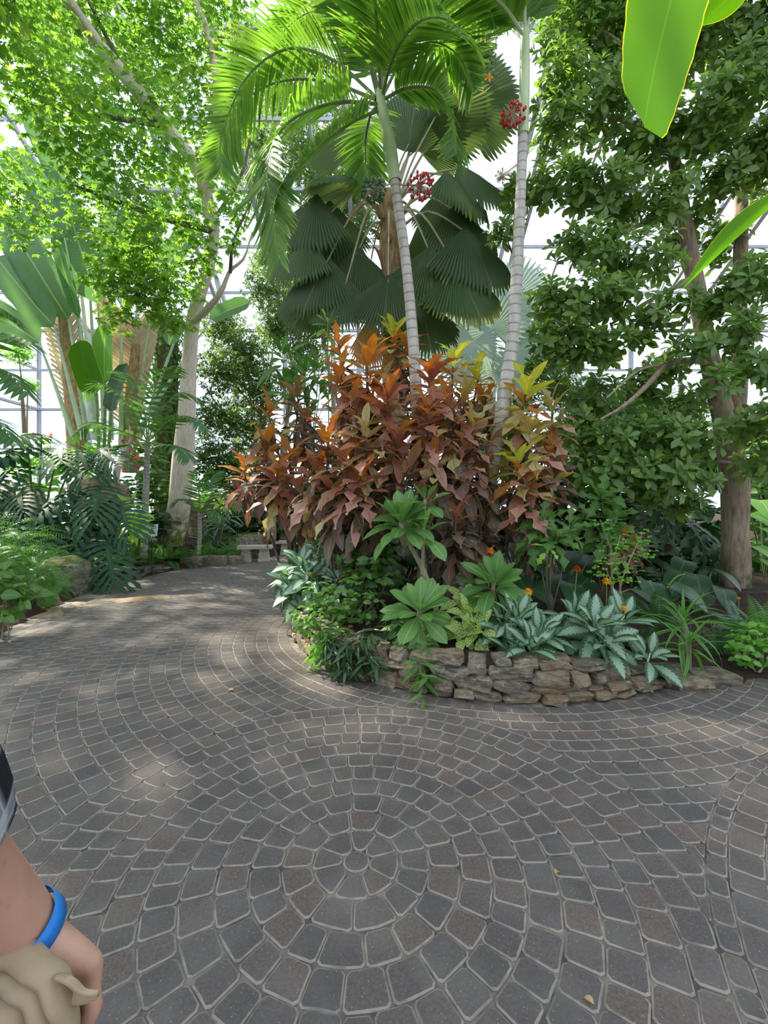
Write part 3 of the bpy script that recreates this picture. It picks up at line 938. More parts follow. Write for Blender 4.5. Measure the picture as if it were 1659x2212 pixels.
LEAFLET = leaf(1.0, 1.0, lambda v: (0.25 + 3 * v if v < 0.25 else 1.0) * max(0.0, 1 - max(0, (v - 0.3) / 0.7) ** 1.5) ** 0.9, 4, 2, 0.0, 0.30)
LEAFLET[0][:, 2] += np.abs(LEAFLET[0][:, 0]) * 0.03
def feather_frond(root, P, n, L, W, mat, singles=False, rr=(0.018, 0.004), rmat='green_stem', **kw):
    """a frond: rachis with leaflets, either each its own or joined"""
    o = tube_obj('frond', P, list(rr), G[rmat], root, n=16, sides=6)
    mats = leaflet_mats([Vector(p) - root.location for p in P], n, L, W, **kw)
    if singles:
        me = lm('leaflet', LEAFLET, mat)
        for m in mats: link('leaflet', me, o, m)
    else:
        foliage(o, 'leaflets', LEAFLET, mat, mats)
    return o

def lobed_blade(L=1.0, n=9, W=0.9, seed=0):
    """deeply cut pinnate leaf: midrib blade and waved lobes"""
    g = random.Random(seed)
    parts = []
    def add(T, M):
        V = np.array([tuple(M @ Vector(v)) for v in T[0]]); parts.append((V, T[1], T[2], np.zeros(len(V))))
    add(leaf(L, W * 0.1, ell(0.8, .6), 8, 2, 0.1, 0.55), Matrix.Identity(4))
    for k in range(n):
        t = 0.04 + 0.86 * k / (n - 1)
        y = L * t; z = -0.25 * L * t * t
        ln = W * 0.58 * (math.sin(math.pi * (0.28 + 0.66 * (1 - t) ** 0.9 if t > 0.2 else 0.62 + 0.1)) ** 0.8 + 0.12)
        ang = 1.9 - 1.5 * t
        for s in (-1, 1):
            d = Vector((s * math.sin(ang), math.cos(ang), -0.12 - 0.15 * t))
            T = leaf(ln * g.uniform(.9, 1.08), 0.175 * L * (1 - 0.45 * t), lambda v: (0.75 + 0.33 * math.sin(v * 17 + k)) * (0.65 + 0.6 * v) * (1 - max(0, (v - 0.7) / 0.3) ** 2), 7, 2, 0.12, 0.7)
            add(T, xf(Vector((0, y, z + 0.002)), frame(d, Z)))
    V, F, uv, r = join(parts)
    return V, F, uv

def fern_blade(n=22, L=1.0, W=0.32, bend=1.1):
    parts = []
    pin = leaf(1.0, 0.20, lance, 3, 2, 0.1, 0.4)
    C = [Vector((0, 0, 0))]
    for i in range(24):
        a = -0.1 + bend * (i / 24) ** 1.2
        C.append(C[-1] + Vector((0, math.cos(a), -math.sin(a))) * (L / 24))
    V, F, uv, r = tube([C[0], C[8], C[16], C[24]], [0.006, 0.002], 8, 4); parts.append((V, F, uv, np.zeros(len(V))))
    ms = []
    for i in range(n):
        t = 0.08 + 0.92 * i / n; k = t * 24; j = min(int(k), 23)
        p = C[j].lerp(C[j + 1], k - j); T = (C[j + 1] - C[j]).normalized()
        l = W * 0.5 * math.sin(math.pi * (0.15 + 0.84 * t)) ** 0.8 + 0.01
        for s in (-1, 1):
            d = Vector((s, 0, 0)) + T * 0.35 - Z * 0.1
            ms.append(xf(p, frame(d, Vector((1, 0, 0)).cross(T)), l))
    V, F, uv, r = batch(pin, ms); parts.append((V, F, uv, r * 0))
    V, F, uv, r = join(parts)
    return V, F, uv

FERN = fern_blade()
def fern(label, loc, n, L, mat, elev=(75, 10), group='ferns', axis=Z, name='fern'):
    loc = Vector(loc); root = thing(name, label, 'fern', loc, group)
    me = lm('frond', FERN, mat)
    put_leaves(root, 'frond', [(me, m) for m, t in rosette(Vector((0, 0, 0.02)), axis, n, elev, 0.03, (L * .8, L), stalk=0.01)])
    return root

def flower(label, head, base, mat, r=0.05, group='garden flowers', leaves=3, name='flower', petals=46, cat='flower'):
    """a ball-headed flower on a thin stalk"""
    head, base = Vector(head), Vector(base)
    root = thing(name, label, cat, base, group)
    mid = base.lerp(head, 0.5) + Vector((U(-.03, .03), U(-.03, .03), 0))
    tube_obj('stalk', [base - Z * 0.03, mid, head], [0.005, 0.004], G['green_stem'], root, n=8, sides=5)
    pet = leaf(1, 0.34, obov, 3, 2, 0.3, 0.5)
    ms = []
    for i in range(petals):
        zt = 1 - 1.55 * (i + 0.5) / petals
        a = i * 2.4
        d = Vector((math.cos(a) * math.sqrt(max(0, 1 - zt * zt)), math.sin(a) * math.sqrt(max(0, 1 - zt * zt)), zt))
        ms.append(xf(head - base, frame(d, Z if abs(zt) < .9 else (1, 0, 0)), r * U(.85, 1.1)))
    V, F, uv, rr = batch(pet, ms)
    link('flower_head', mesh('flower_head', V, F, G[mat], uv, rnd=rr), root)
    me = lm('leaf', leaf(.1, .035, lance, 4, 2), 'mid_leaf')
    for i in range(leaves):
        t = (i + 0.6) / (leaves + 0.5)
        a = U(0, 6.28)
        link('leaf', me, root, xf((mid - base) * t * 1.2, frame((math.cos(a), math.sin(a), .3)), U(.8, 1.2)))
    return root

def shrub(name, label, cat, base, blobs, n, T, mat, nobj=0, group=None, stems=5, smat='bark_twig', sr=0.012, droop=0.2, up=0.5, size=(0.8, 1.2), shell=.55, hollow=.35, leafname='leaf', clump=1):
    """a bush: stems to its leafy masses, leaves facing outward and up"""
    base = Vector(base)
    root = thing(name, label, cat, base, group)
    spec = []
    for i in range(stems):
        c, r = blobs[i % len(blobs)]
        rr = r if not isinstance(r, (tuple, list)) else min(r)
        tip = Vector(c) + Vector((U(-.4, .4), U(-.4, .4), U(-.2, .5))) * rr
        b = base + Vector((U(-.06, .06), U(-.06, .06), -0.05))
        spec.append(([b, b.lerp(tip, 0.5) + Vector((U(-.1, .1), U(-.1, .1), 0)) * (tip - b).length, tip], [sr, sr * .35]))
    if spec: tubes_obj('stems', spec, G[smat], root)
    ms = []
    for p, d in blob_points(blobs, max(1, n // clump), shell, hollow):
        for c in range(clump):
            az = U(0, 6.28)
            o = (d * 0.7 + Vector((math.cos(az), math.sin(az), 0)) * (0.8 if clump == 1 else 1.6) - Z * droop).normalized()
            ms.append(xf(p - base, frame(o, d + Z * up, U(-.5, .5)), U(*size)))
    leaves_split(root, T, mat, ms, nobj, leafname)
    return root

def trunk_parts(root, specs, mat, n=14, sides=12, jit=0.0):
    for name, P, rad in specs:
        tube_obj(name, P, rad, G[mat], root, n=n, sides=sides, jit=jit)

# ================================================================== PALMS OF THE PLANTER
def ground_at(p): return Vector((p.x, p.y, soil_h(p.x, p.y)))

# slim feather palm, the nearer crown
b = at(917, 1285, 5.5); b.z = soil_h(b.x, b.y)
palm = thing('feather_palm', 'slim palm with a ringed grey trunk and a large arching feather crown', 'palm tree', b, 'slim feather palms in the planter')
tube_obj('trunk', [b - Z * .1, at(915, 1200, 5.5), at(903, 920, 5.5), at(893, 745, 5.5), at(876, 560, 5.5), at(852, 388, 5.5)], [.095, .085, .075, .068, .062, .062], G['palm_trunk'], palm, n=30, sides=14)
tube_obj('crownshaft', [at(853, 392, 5.5), at(843, 320, 5.5), at(826, 235, 5.5), at(818, 195, 5.5)], [.075, .08, .062, .045], G['crownshaft'], palm, n=12, sides=14)
top = at(822, 215, 5.5)
FR = [  # (rachis pixels with depth, leaflets a side, length, width, each leaflet its own)
    ([(818, 225, 5.5), (729, 221, 5.2), (639, 252, 4.9), (594, 302, 4.75), (578, 375, 4.7), (590, 459, 4.75), (603, 560, 4.8)], 46, .62, .050, True),
    ([(815, 240, 5.5), (768, 260, 5.3), (698, 308, 5.05), (639, 372, 4.9), (600, 440, 4.85)], 36, .58, .052, True),
    ([(815, 205, 5.5), (790, 110, 5.35), (757, 20, 5.2), (700, -70, 5.05), (620, -120, 4.9)], 42, .62, .050, True),
    ([(812, 210, 5.5), (720, 130, 5.6), (620, 105, 5.7), (530, 170, 5.8), (480, 290, 5.85), (475, 370, 5.9)], 42, .60, .05, False),
    ([(812, 215, 5.5), (700, 175, 5.9), (590, 180, 6.2), (510, 240, 6.4), (490, 330, 6.5)], 36, .60, .05, False),
    ([(822, 200, 5.5), (830, 100, 5.5), (860, 0, 5.4), (920, -80, 5.3), (990, -110, 5.2)], 42, .60, .05, False),
    ([(828, 205, 5.5), (870, 130, 5.8), (930, 90, 6.1), (990, 120, 6.3), (1020, 190, 6.4)], 38, .58, .05, False),
    ([(828, 215, 5.5), (880, 190, 5.4), (940, 195, 5.3), (975, 260, 5.25), (985, 330, 5.2)], 34, .50, .045, False),
    ([(818, 225, 5.5), (800, 250, 6.0), (790, 300, 6.4), (790, 350, 6.6), (795, 400, 6.7)], 26, .50, .045, False),
    ([(820, 205, 5.5), (790, 90, 5.8), (740, 30, 6.1), (660, 30, 6.4), (590, 90, 6.6)], 40, .58, .05, False),
    ([(822, 200, 5.5), (815, 60, 5.0), (800, -60, 4.5), (770, -120, 4.1)], 36, .6, .05, False),
    ([(826, 205, 5.5), (850, 120, 5.0), (900, 50, 4.6), (960, 40, 4.3), (1010, 80, 4.1)], 36, .55, .045, False)]
for P, n, L, W, single in FR:
    feather_frond(palm, [at(*p) for p in P], int(n * 1.35), L * 1.15, W * 1.15, 'palm_leaflet', single, (.022, .005), 'green_stem', vee=.35, droop=.06, fwd=.75)
def bunch(root, c, n, r, mat, stalk_from, sz=.022, name='fruit_cluster'):
    o = tube_obj(name, [Vector(stalk_from), Vector(c)], [.014, .008], G['petiole_tan'], root, n=4, sides=5)
    ball = bpy.data.meshes.new('fruit'); bm = bmesh.new(); bmesh.ops.create_icosphere(bm, subdivisions=1, radius=sz); bmesh.ops.scale(bm, vec=(.8, .8, 1.2), verts=bm.verts); bm.to_mesh(ball); bm.free()
    ball.materials.append(G[mat]); ball.polygons.foreach_set('use_smooth', [True] * len(ball.polygons))
    for p, d in blob_points([(Vector(c), (r, r, r * .8))], n, .5, .55):
        f = link('fruit', ball, o); f.location = p - root.location
    V, F, uv, rr = join([tube([Vector(c), Vector(c) + d * r * .95], [.004, .003], 2, 4) for p, d in blob_points([(Vector(c), r)], 40)])
    props(link('twigs', mesh('twigs', V - np.array(tuple(root.location)), F, G['petiole_tan'], uv, rnd=rr), o), kind='stuff')
bunch(palm, at(806, 410, 5.35), 90, .16, 'berry_green', at(850, 395, 5.5), .024)
bunch(palm, at(908, 402, 5.35), 60, .17, 'berry_red', at(858, 398, 5.5), .022)

# slim feather palm, the one whose trunk bends
b = at(990, 1275, 5.2); b.z = soil_h(b.x, b.y)
palm2 = thing('feather_palm', 'slim palm with a bent grey trunk rising right of the crotons', 'palm tree', b, 'slim feather palms in the planter')
tube_obj('trunk', [b - Z * .1, at(1005, 1225, 5.2), at(1040, 1100, 5.2), at(1072, 970, 5.2), at(1092, 840, 5.2), at(1108, 720, 5.2), at(1117, 580, 5.2), at(1124, 430, 5.2), at(1130, 285, 5.2)],
         [.12, .115, .10, .088, .08, .075, .068, .06, .055], G['palm_trunk'], palm2, n=36, sides=14)
tube_obj('crownshaft', [at(1130, 290, 5.2), at(1133, 180, 5.2), at(1134, 90, 5.2), at(1136, 50, 5.2)], [.062, .06, .052, .04], G['crownshaft'], palm2, n=10, sides=14)
for P in ([(1134, 80, 5.2), (1085, 10, 5.0), (1010, -40, 4.8), (930, -10, 4.6)], [(1135, 75, 5.2), (1130, -40, 5.0), (1100, -140, 4.8)], [(1138, 75, 5.2), (1190, -20, 5.4), (1260, -70, 5.6), (1330, -40, 5.8)],
          [(1136, 75, 5.2), (1165, -60, 5.0), (1220, -160, 4.8)], [(1133, 85, 5.2), (1080, 40, 5.6), (1010, 30, 6.0), (950, 70, 6.3)], [(1134, 80, 5.2), (1110, -10, 5.5), (1060, -80, 5.8)]):
    feather_frond(palm2, [at(*p) for p in P], 44, .62, .05, 'palm_leaflet', False, (.022, .005), 'pale_stem', vee=.3, droop=.1, fwd=.75)
bunch(palm2, at(1108, 248, 5.1), 55, .15, 'berry_red', at(1128, 285, 5.2), .022)
bunch(palm2, at(1085, 380, 5.1), 10, .08, 'dead_leaf' if False else 'petiole_tan', at(1124, 350, 5.2), .014)

# the big fan palm behind
b = at(850, 1240, 7.5); b.z = soil_h(b.x, b.y)
fp = thing('fan_palm', 'large fan palm with dark pleated leaves and a shaggy brown trunk', 'palm tree', b)
tube_obj('trunk', [b - Z * .1, at(850, 950, 7.5), at(850, 690, 7.5), at(846, 520, 7.5), at(838, 415, 7.5)], [.22, .2, .19, .20, .12], G['fibre'], fp, n=40, sides=16, jit=.35)
# old leaf bases
for i in range(26):
    a = i * 2.4; t = i / 26
    p = at(848 - 8 * t, 690 - 270 * t, 7.5); r = .17
    q = p + Vector((math.cos(a) * r, math.sin(a) * r, 0))
    tube_obj('leaf_base', [q, q + Vector((math.cos(a) * .07, math.sin(a) * .07, .10)), q + Vector((math.cos(a) * .16, math.sin(a) * .16, .16))], [.05, .03, .012], G['fibre'], fp, n=4, sides=5)
FANS = [lm('fan_blade', fan(36, 1.0, 2.15, .84, .30, .05, -.55, s), 'fan_leaf') for s in range(4)]
FANY = lm('fan_blade', fan(36, 1.0, 2.15, .84, .30, .05, -.5, 9), 'fan_leaf_yellow')
FAND = lm('dead_fan', fan(20, 1.0, 1.0, .8, .3, .08, 0.1, 5), 'dead_leaf')
FL = [  # hub, tip (pixel, depth), size, kind, how the face turns
    (785, 375, 7.0, 650, 400, 6.9, 1.10, 0, (0, -.35, 1)), (685, 417, 7.0, 600, 550, 6.8, 1.25, 1, (-.3, -1, .5)), (713, 432, 7.3, 690, 570, 7.2, 1.2, 2, (0, -1, .3)),
    (675, 512, 6.9, 590, 600, 6.7, 1.0, 3, (-.4, -1, .5)), (758, 480, 7.6, 700, 560, 7.7, 1.15, 0, (-.2, -1, .3)), (712, 556, 6.9, 650, 670, 6.7, 1.1, 1, (-.4, -1, .3)),
    (773, 533, 7.2, 745, 650, 7.1, 1.1, 2, (-.1, -1, .25)), (752, 605, 6.8, 705, 700, 6.6, .95, 3, (-.3, -1, .3)), (840, 592, 6.6, 828, 715, 6.4, 1.0, 1, (0, -1, .35)),
    (905, 640, 7.2, 930, 740, 7.1, 1.1, 2, (.2, -1, .3)), (930, 530, 6.9, 935, 660, 6.8, 1.12, 0, (.1, -1, .3)), (980, 570, 6.7, 1035, 670, 6.5, 1.15, 8, (.35, -1, .3)),
    (1005, 487, 6.8, 1070, 620, 6.6, 1.25, 3, (.4, -1, .35)), (980, 442, 7.1, 1040, 545, 7.0, 1.15, 0, (.4, -1, .3)), (958, 397, 7.3, 1000, 520, 7.4, 1.1, 1, (.3, -1, .3)),
    (963, 368, 6.9, 1045, 455, 6.7, 1.1, 2, (.6, -.8, .6)), (990, 352, 7.1, 1085, 420, 7.0, 1.15, 3, (.4, -.8, .6)), (922, 262, 7.2, 1045, 200, 7.1, 1.25, 0, (.4, -1, -.4)),
    (985, 230, 7.6, 1100, 180, 7.7, 1.45, 1, (.3, -1, -.2)), (900, 320, 7.6, 965, 300, 7.9, 1.0, 2, (0, -1, .2)), (905, 480, 7.8, 960, 560, 8.0, 1.15, 3, (.2, -1, .2)), (800, 560, 7.8, 790, 660, 7.9, 1.1, 0, (0, -1, .2)),
    (880, 330, 7.4, 900, 200, 7.3, 1.2, 1, (0, -1, .1)), (960, 130, 7.4, 1000, 40, 7.3, 1.2, 2, (.2, -1, .1)), (770, 330, 7.9, 690, 250, 8.2, 1.2, 3, (-.2, -1, .2)), (690, 620, 7.6, 640, 690, 7.5, 1.0, 0, (-.2, -1, .2)), (870, 545, 8.1, 880, 690, 8.2, 1.1, 1, (0, -1, .2))]
hub0 = at(840, 450, 7.5)
for hx, hy, hd, tx, ty, td, s, k, nrm in FL:
    h, tp = at(hx, hy, hd), at(tx, ty, td)
    me = FANY if k == 8 else FANS[k % 4]
    link('fan_blade', me, fp, xf(h - b, frame(tp - h, Vector(nrm)), s * 1.02))
    st = hub0 + Z * U(-.5, .35) + (h - hub0).normalized() * .12
    mid = st.lerp(h, .5) + Z * .22 * (h - st).length * (1 if hy > 300 else .3)
    tube_obj('petiole', [st, mid, h + (tp - h) * .15], [.030, .018, .010], G['petiole_tan'], fp, n=8, sides=6)
for (x, y, d, tx, ty, td, s) in [(800, 680, 7.2, 797, 800, 7.2, 1.0)]:
    h, tp = at(x, y, d), at(tx, ty, td)
    link('dead_fan', FAND, fp, xf(h - b, frame(tp - h, (0, -1, 0)), s))

# silver fan palm far behind
b = at(1050, 1150, 11.5); b.z = soil_h(b.x, b.y)
sp = thing('silver_palm', 'silvery blue fan palm behind the bent palm trunk', 'palm tree', b)
tube_obj('trunk', [b - Z * .1, at(1050, 900, 11.5), at(1050, 745, 11.5)], [.28, .25, .22], G['fibre'], sp, n=16, sides=10, jit=.2)
SF = [lm('fan_blade', fan(30, 1.0, 4.6, .66, .3, .05, .25, s), 'silver_fan') for s in (21, 22)]
h0 = at(1050, 760, 11.5)
for i, (hx, hy, hd, tx, ty, s) in enumerate([(990, 716, 10.8, 950, 690, 1.0), (1023, 735, 10.6, 1020, 800, .95), (1062, 712, 10.8, 1070, 640, 1.05), (1088, 695, 11.2, 1125, 650, 1.05), (1060, 655, 11.5, 1085, 600, 1.05),
        (1105, 760, 11.0, 1140, 790, 1.0), (1010, 780, 11.4, 970, 810, 1.0), (1110, 640, 11.8, 1140, 580, 1.1), (1080, 800, 11.0, 1100, 850, 1.0), (1000, 660, 11.9, 970, 610, 1.0), (960, 750, 11.9, 915, 755, 1.0)]):
    h, tp = at(hx, hy, hd), at(tx, ty, hd - .2)
    link('fan_blade', SF[i % 2], sp, xf(h - b, frame(tp - h, (U(-.3, .3), -1, .3)), s))
    tube_obj('petiole', [h0, h0.lerp(h, .5) + Z * .1, h], [.04, .025], G['silver_fan'], sp, n=6, sides=5)

# ================================================================== TREES
# --- bright-leaved tree on the left
b = at(366, 1185, 12.5); b.z = soil_h(b.x, b.y)
tree = thing('shade_tree', 'tall tree with a thick pale swollen trunk and bright green canopy on the left', 'tree', b)
tube_obj('trunk', [b - Z * .3, at(373, 1155, 12.5), at(386, 1100, 12.5), at(395, 1000, 12.5), at(403, 900, 12.5), at(408, 800, 12.5), at(416, 700, 12.5), at(430, 640, 12.4), at(452, 570, 12.3), at(462, 490, 12.2), at(440, 380, 12)],
         [.38, .34, .30, .295, .24, .20, .185, .17, .155, .14, .11], G['bark_pale'], tree, n=36, sides=18, jit=.05)
for P, rr in [([(417, 695, 12.4), (455, 660, 12.1), (480, 625, 11.9), (497, 585, 11.8), (527, 558, 11.7), (545, 500, 11.6)], (.11, .08, .05, .035, .012)), ([(462, 500, 12.2), (430, 370, 11.8), (355, 270, 11.4), (280, 175, 11), (200, 80, 10.5), (90, -80, 8.8), (-60, -220, 7.2)], (.17, .17, .08)),
              ([(497, 590, 11.8), (505, 520, 11.5), (540, 440, 11.3)], (.05, .02)), ([(440, 380, 12), (470, 230, 12.3), (450, 80, 12.5), (400, -60, 12.6)], (.13, .10, .05)), ([(462, 500, 12.2), (350, 470, 11), (240, 430, 10), (160, 400, 9.5)], (.09, .06, .02)),
              ([(440, 560, 12.2), (360, 580, 11.4), (290, 620, 10.8)], (.07, .03)), ([(355, 270, 11.4), (220, 250, 10.5), (90, 220, 9.8)], (.08, .05, .02)), ([(280, 175, 11), (220, 60, 11), (170, -40, 11)], (.06, .03)), ([(460, 480, 12.2), (520, 380, 12.4), (540, 300, 12.6)], (.06, .03))]:
    tube_obj('branch', [at(*p) for p in P], list(rr), G['bark_pale' if rr[0] > .1 else 'bark_dark'], tree, n=14, sides=8, jit=.08)
LB = [(300, 600, 10.4, 70), (380, 690, 10.9, 45), (250, 690, 10.6, 42), (365, 620, 10.7, 60), (225, 610, 10.3, 50), (320, 500, 9.9, 60), (110, 90, 11, 90), (230, 60, 11.5, 100), (370, 70, 12.5, 95), (470, 140, 12.8, 60), (50, 190, 10.2, 70), (170, 210, 10.5, 90), (300, 200, 11, 90), (420, 230, 12.5, 85), (250, 320, 9.8, 85), (350, 330, 10.5, 80), (140, 310, 9.6, 55),
      (450, 370, 11.8, 70), (190, 400, 9.6, 60), (290, 430, 9.8, 75), (400, 460, 11, 75), (500, 450, 11.6, 50), (240, 540, 10.3, 70), (330, 560, 10.6, 70), (430, 550, 11.3, 55), (280, 640, 10.8, 65), (340, 670, 11.2, 55), (410, 620, 11.6, 40), (500, 520, 11.4, 35),
      (330, 130, 13, 90), (210, 480, 12.5, 45), (100, 20, 12.5, 80), (440, 20, 13.5, 70), (520, 260, 13.5, 45), (130, -80, 10, 110), (300, -90, 11, 110), (480, -60, 12.5, 90)]
blobs = [(at(x, y, d), (r * d / FPX, r * d / FPX * 1.1, r * d / FPX * .8)) for x, y, d, r in LB]
blobs += [(Vector((x, y, z)), r) for x, y, z, r in [(-7, 6, 9, 1.3), (-5.9, 6.4, 9.2, 1.2), (-8.2, 7.5, 9, 1.4), (-6.5, 8.5, 9.7, 1.3), (-9, 5.5, 8.6, 1.3), (-5.2, 5.8, 9.8, 1.0), (-7.6, 4.6, 9.4, 1.2), (-10, 9.4, 9, 1.5), (-9.6, 11.5, 9.6, 1.4), (-11, 7.6, 9, 1.4), (-8.3, 6.2, 10.6, 1.3), (-7.2, 7.4, 10.8, 1.2), (-9.6, 7, 10.4, 1.3), (-6.4, 5.2, 10.6, 1.0)]]  # unseen canopy masses out of frame, added and spaced to shade the paving
PAL = palmate(5, .165, .062, 2.6, lance, 3, .6)
ms = []
for p, d in blob_points(blobs, 17500, .6, .2):
    az = U(0, 6.28)
    o = Vector((math.cos(az), math.sin(az), U(-.7, .1)))
    ms.append(xf(p - b, frame(o, d * .5 + Z * .9 + Vector((0, -.35, 0)), U(-.4, .4)), U(.7, 1.25)))
leaves_split(tree, PAL, 'tree_leaf', ms, 300)

# --- glossy-leaved tree on the right
b = at(1592, 1300, 6.3); b.z = soil_h(b.x, b.y)
rt = thing('glossy_tree', 'rough brown forked tree with glossy rosettes of leaves filling the right side', 'tree', b)
tube_obj('trunk', [b - Z * .2, at(1590, 1280, 6.3), at(1588, 1150, 6.3), at(1588, 1040, 6.3), at(1570, 930, 6.3), at(1548, 840, 6.3), at(1525, 740, 6.3), at(1500, 600, 6.3), at(1478, 470, 6.3), at(1452, 320, 6.3), at(1430, 180, 6.2)],
         [.22, .19, .165, .17, .15, .14, .12, .11, .09, .07, .05], G['bark_brown'], rt, n=40, sides=14, jit=.12)
for P, rr in [([(1588, 930, 6.3), (1597, 820, 6.4), (1597, 640, 6.6), (1602, 420, 6.8), (1590, 250, 6.8), (1570, 60, 6.7)], (.11, .10, .09, .07, .05)), ([(1535, 785, 6.3), (1490, 778, 6.0), (1440, 788, 5.7), (1400, 830, 5.5), (1350, 875, 5.3), (1295, 907, 5.1)], (.05, .04, .03, .012)),
              ([(1440, 788, 5.7), (1380, 800, 5.4), (1310, 860, 5.1)], (.02, .01)), ([(1500, 600, 6.3), (1420, 640, 6.0), (1320, 700, 5.7)], (.04, .015)), ([(1478, 470, 6.3), (1400, 480, 6.0), (1320, 520, 5.8), (1250, 590, 5.7)], (.04, .03, .012)), ([(1455, 330, 6.3), (1370, 390, 6), (1290, 440, 5.8)], (.035, .012)),
              ([(1450, 300, 6.2), (1340, 260, 6), (1230, 230, 5.9)], (.03, .012)), ([(1600, 500, 6.8), (1640, 450, 6.2), (1700, 430, 5.8)], (.04, .015)), ([(1590, 1000, 6.3), (1520, 1000, 5.8), (1440, 1030, 5.4)], (.03, .012)), ([(1595, 970, 6.3), (1640, 930, 5.8), (1690, 920, 5.5)], (.03, .012)),
              ([(1430, 190, 6.2), (1350, 100, 6), (1260, 40, 6)], (.03, .01)), ([(1430, 180, 6.2), (1460, 60, 6.2), (1470, -60, 6.2)], (.045, .02)), ([(1548, 850, 6.3), (1450, 900, 5.8), (1330, 950, 5.5)], (.03, .01))]:
    tube_obj('branch', [at(*p) for p in P], list(rr), G['bark_twig' if rr[0] < .045 else 'bark_brown'], rt, n=14, sides=8, jit=.1)
RB = [(1230, 60, 6.2, 75), (1330, 90, 6.3, 80), (1420, 130, 6.4, 80), (1220, 170, 6.0, 65), (1300, 230, 6.0, 75), (1210, 280, 5.9, 60), (1390, 300, 6.0, 80), (1190, 390, 5.9, 50), (1260, 390, 5.8, 60), (1340, 420, 5.8, 70), (1430, 430, 5.8, 60),
      (1520, 260, 5.8, 80), (1600, 200, 5.8, 85), (1640, 320, 5.6, 70), (1560, 380, 5.8, 60), (1500, 100, 6.4, 70), (1600, 60, 6.4, 80), (1110, 420, 6.3, 40), (1090, 500, 6.3, 35), (1300, 530, 5.7, 60), (1230, 530, 6, 40), (1400, 560, 5.7, 65), (1480, 500, 6.8, 50), (1560, 520, 6.8, 50),
      (1190, 650, 5.8, 50), (1250, 650, 5.6, 65), (1330, 640, 5.6, 60), (1180, 730, 5.8, 45), (1240, 740, 5.6, 60), (1310, 740, 5.6, 55), (1400, 700, 5.6, 55), (1460, 660, 5.6, 45), (1560, 650, 5.5, 50), (1630, 600, 5.3, 60), (1600, 720, 5.3, 55), (1500, 740, 5.4, 45), (1450, 780, 6.6, 40),
      (1640, 800, 5.2, 50), (1550, 820, 5.2, 35), (1290, 860, 6.4, 60), (1380, 930, 5.6, 60), (1300, 950, 5.6, 60), (1240, 920, 6.0, 45), (1450, 940, 5.3, 55), (1520, 950, 5.2, 40), (1630, 910, 5.1, 50), (1260, 1010, 5.6, 55), (1350, 1010, 5.4, 60), (1440, 1020, 5.2, 55), (1520, 1030, 5.2, 40), (1400, 1060, 5.6, 45), (1300, 1070, 5.8, 40),
      (1480, 870, 5.5, 40), (1640, 1000, 5.6, 40), (1350, -70, 6.2, 130), (1550, -90, 6.2, 130), (1200, -80, 6.3, 90), (1750, 300, 5.6, 120), (1760, 600, 5.4, 100), (1750, 900, 5.2, 90), (1750, 60, 6, 120), (1160, 800, 6.4, 30), (1210, 830, 6.4, 30), (1400, 830, 6.8, 50), (1470, 1090, 5.8, 40)]
blobs = [(at(x, y, d), (r * d / FPX, r * d / FPX * 1.3, r * d / FPX * .85)) for x, y, d, r in RB]
OB = leaf(.18, .078, obov, 4, 2, .25, .5)
ms = []; twigs = []
for p, d in blob_points(blobs, 3400, .6, .15):
    ax = (d * .6 + Vector((U(-.4, .4), U(-.7, .1), U(.2, 1.0)))).normalized()
    for m, t in rosette(p - b, ax, random.randint(6, 9), (60, 0), .035, (.7, 1.1)): ms.append(m)
leaves_split(rt, OB, 'gloss_leaf', ms, 300)
for x, y, d, r in RB[::2]:
    c = at(x, y, d)
    for _ in range(3):
        q = c + Vector((U(-1, 1), U(-1, 1), U(-.8, .8))) * r * d / FPX * .9
        twigs.append(([c + Vector((.2, .3, -.15)), c.lerp(q, .5) + Vector((U(-.1, .1), U(-.1, .1), 0)), q], [.012, .004]))
tubes_obj('twigs', twigs, G['bark_twig'], rt)

# --- slim trunked tree with big cut leaves, between planter and glossy tree
b = at(1444, 1250, 7.2); b.z = soil_h(b.x, b.y)
bf = thing('breadfruit_tree', 'slim brown-trunked young tree with dark deeply cut leaves beside the big trunk', 'tree', b)
tube_obj('trunk', [b - Z * .1, at(1444, 1180, 7.2), at(1443, 1080, 7.2), at(1425, 900, 7.2), at(1390, 780, 7.2)], [.095, .085, .075, .05, .03], G['bark_brown'], bf, n=14, sides=10)
CUT = lobed_blade(1.0, 6, .8, 3)
cm = lm('leaf', CUT, 'dark_leaf'); cm2 = lm('leaf', CUT, 'mid_leaf')
for (x, y, d, dx, dy, dz, s, k) in [(1440, 1085, 7.0, -.7, -.5, -.5, .8, 0), (1450, 1090, 6.9, .4, -.6, -.7, .8, 0), (1480, 1120, 6.8, .8, -.4, -.6, .85, 0), (1430, 1070, 7, -.2, -.7, -.8, .8, 0), (1500, 1150, 6.8, .9, -.3, -.5, .8, 0), (1520, 1180, 6.7, .3, -.5, -.9, .8, 0), (1360, 830, 7, -.9, -.4, -.1, .9, 1),
        (1400, 840, 6.9, -.3, -.6, -.5, 1.0, 1), (1400, 790, 7.2, .3, -.6, -.4, .9, 1), (1350, 880, 7.2, -.6, -.4, -.7, .9, 1), (1420, 900, 7.2, .2, -.5, -.8, .8, 1), (1400, 1080, 7, -.8, -.3, -.7, .7, 0)]:
    p = at(x, y, d); link('leaf', cm2 if k else cm, bf, xf(p - b, frame((dx, dy, dz), (0, -.7, 1)), s))

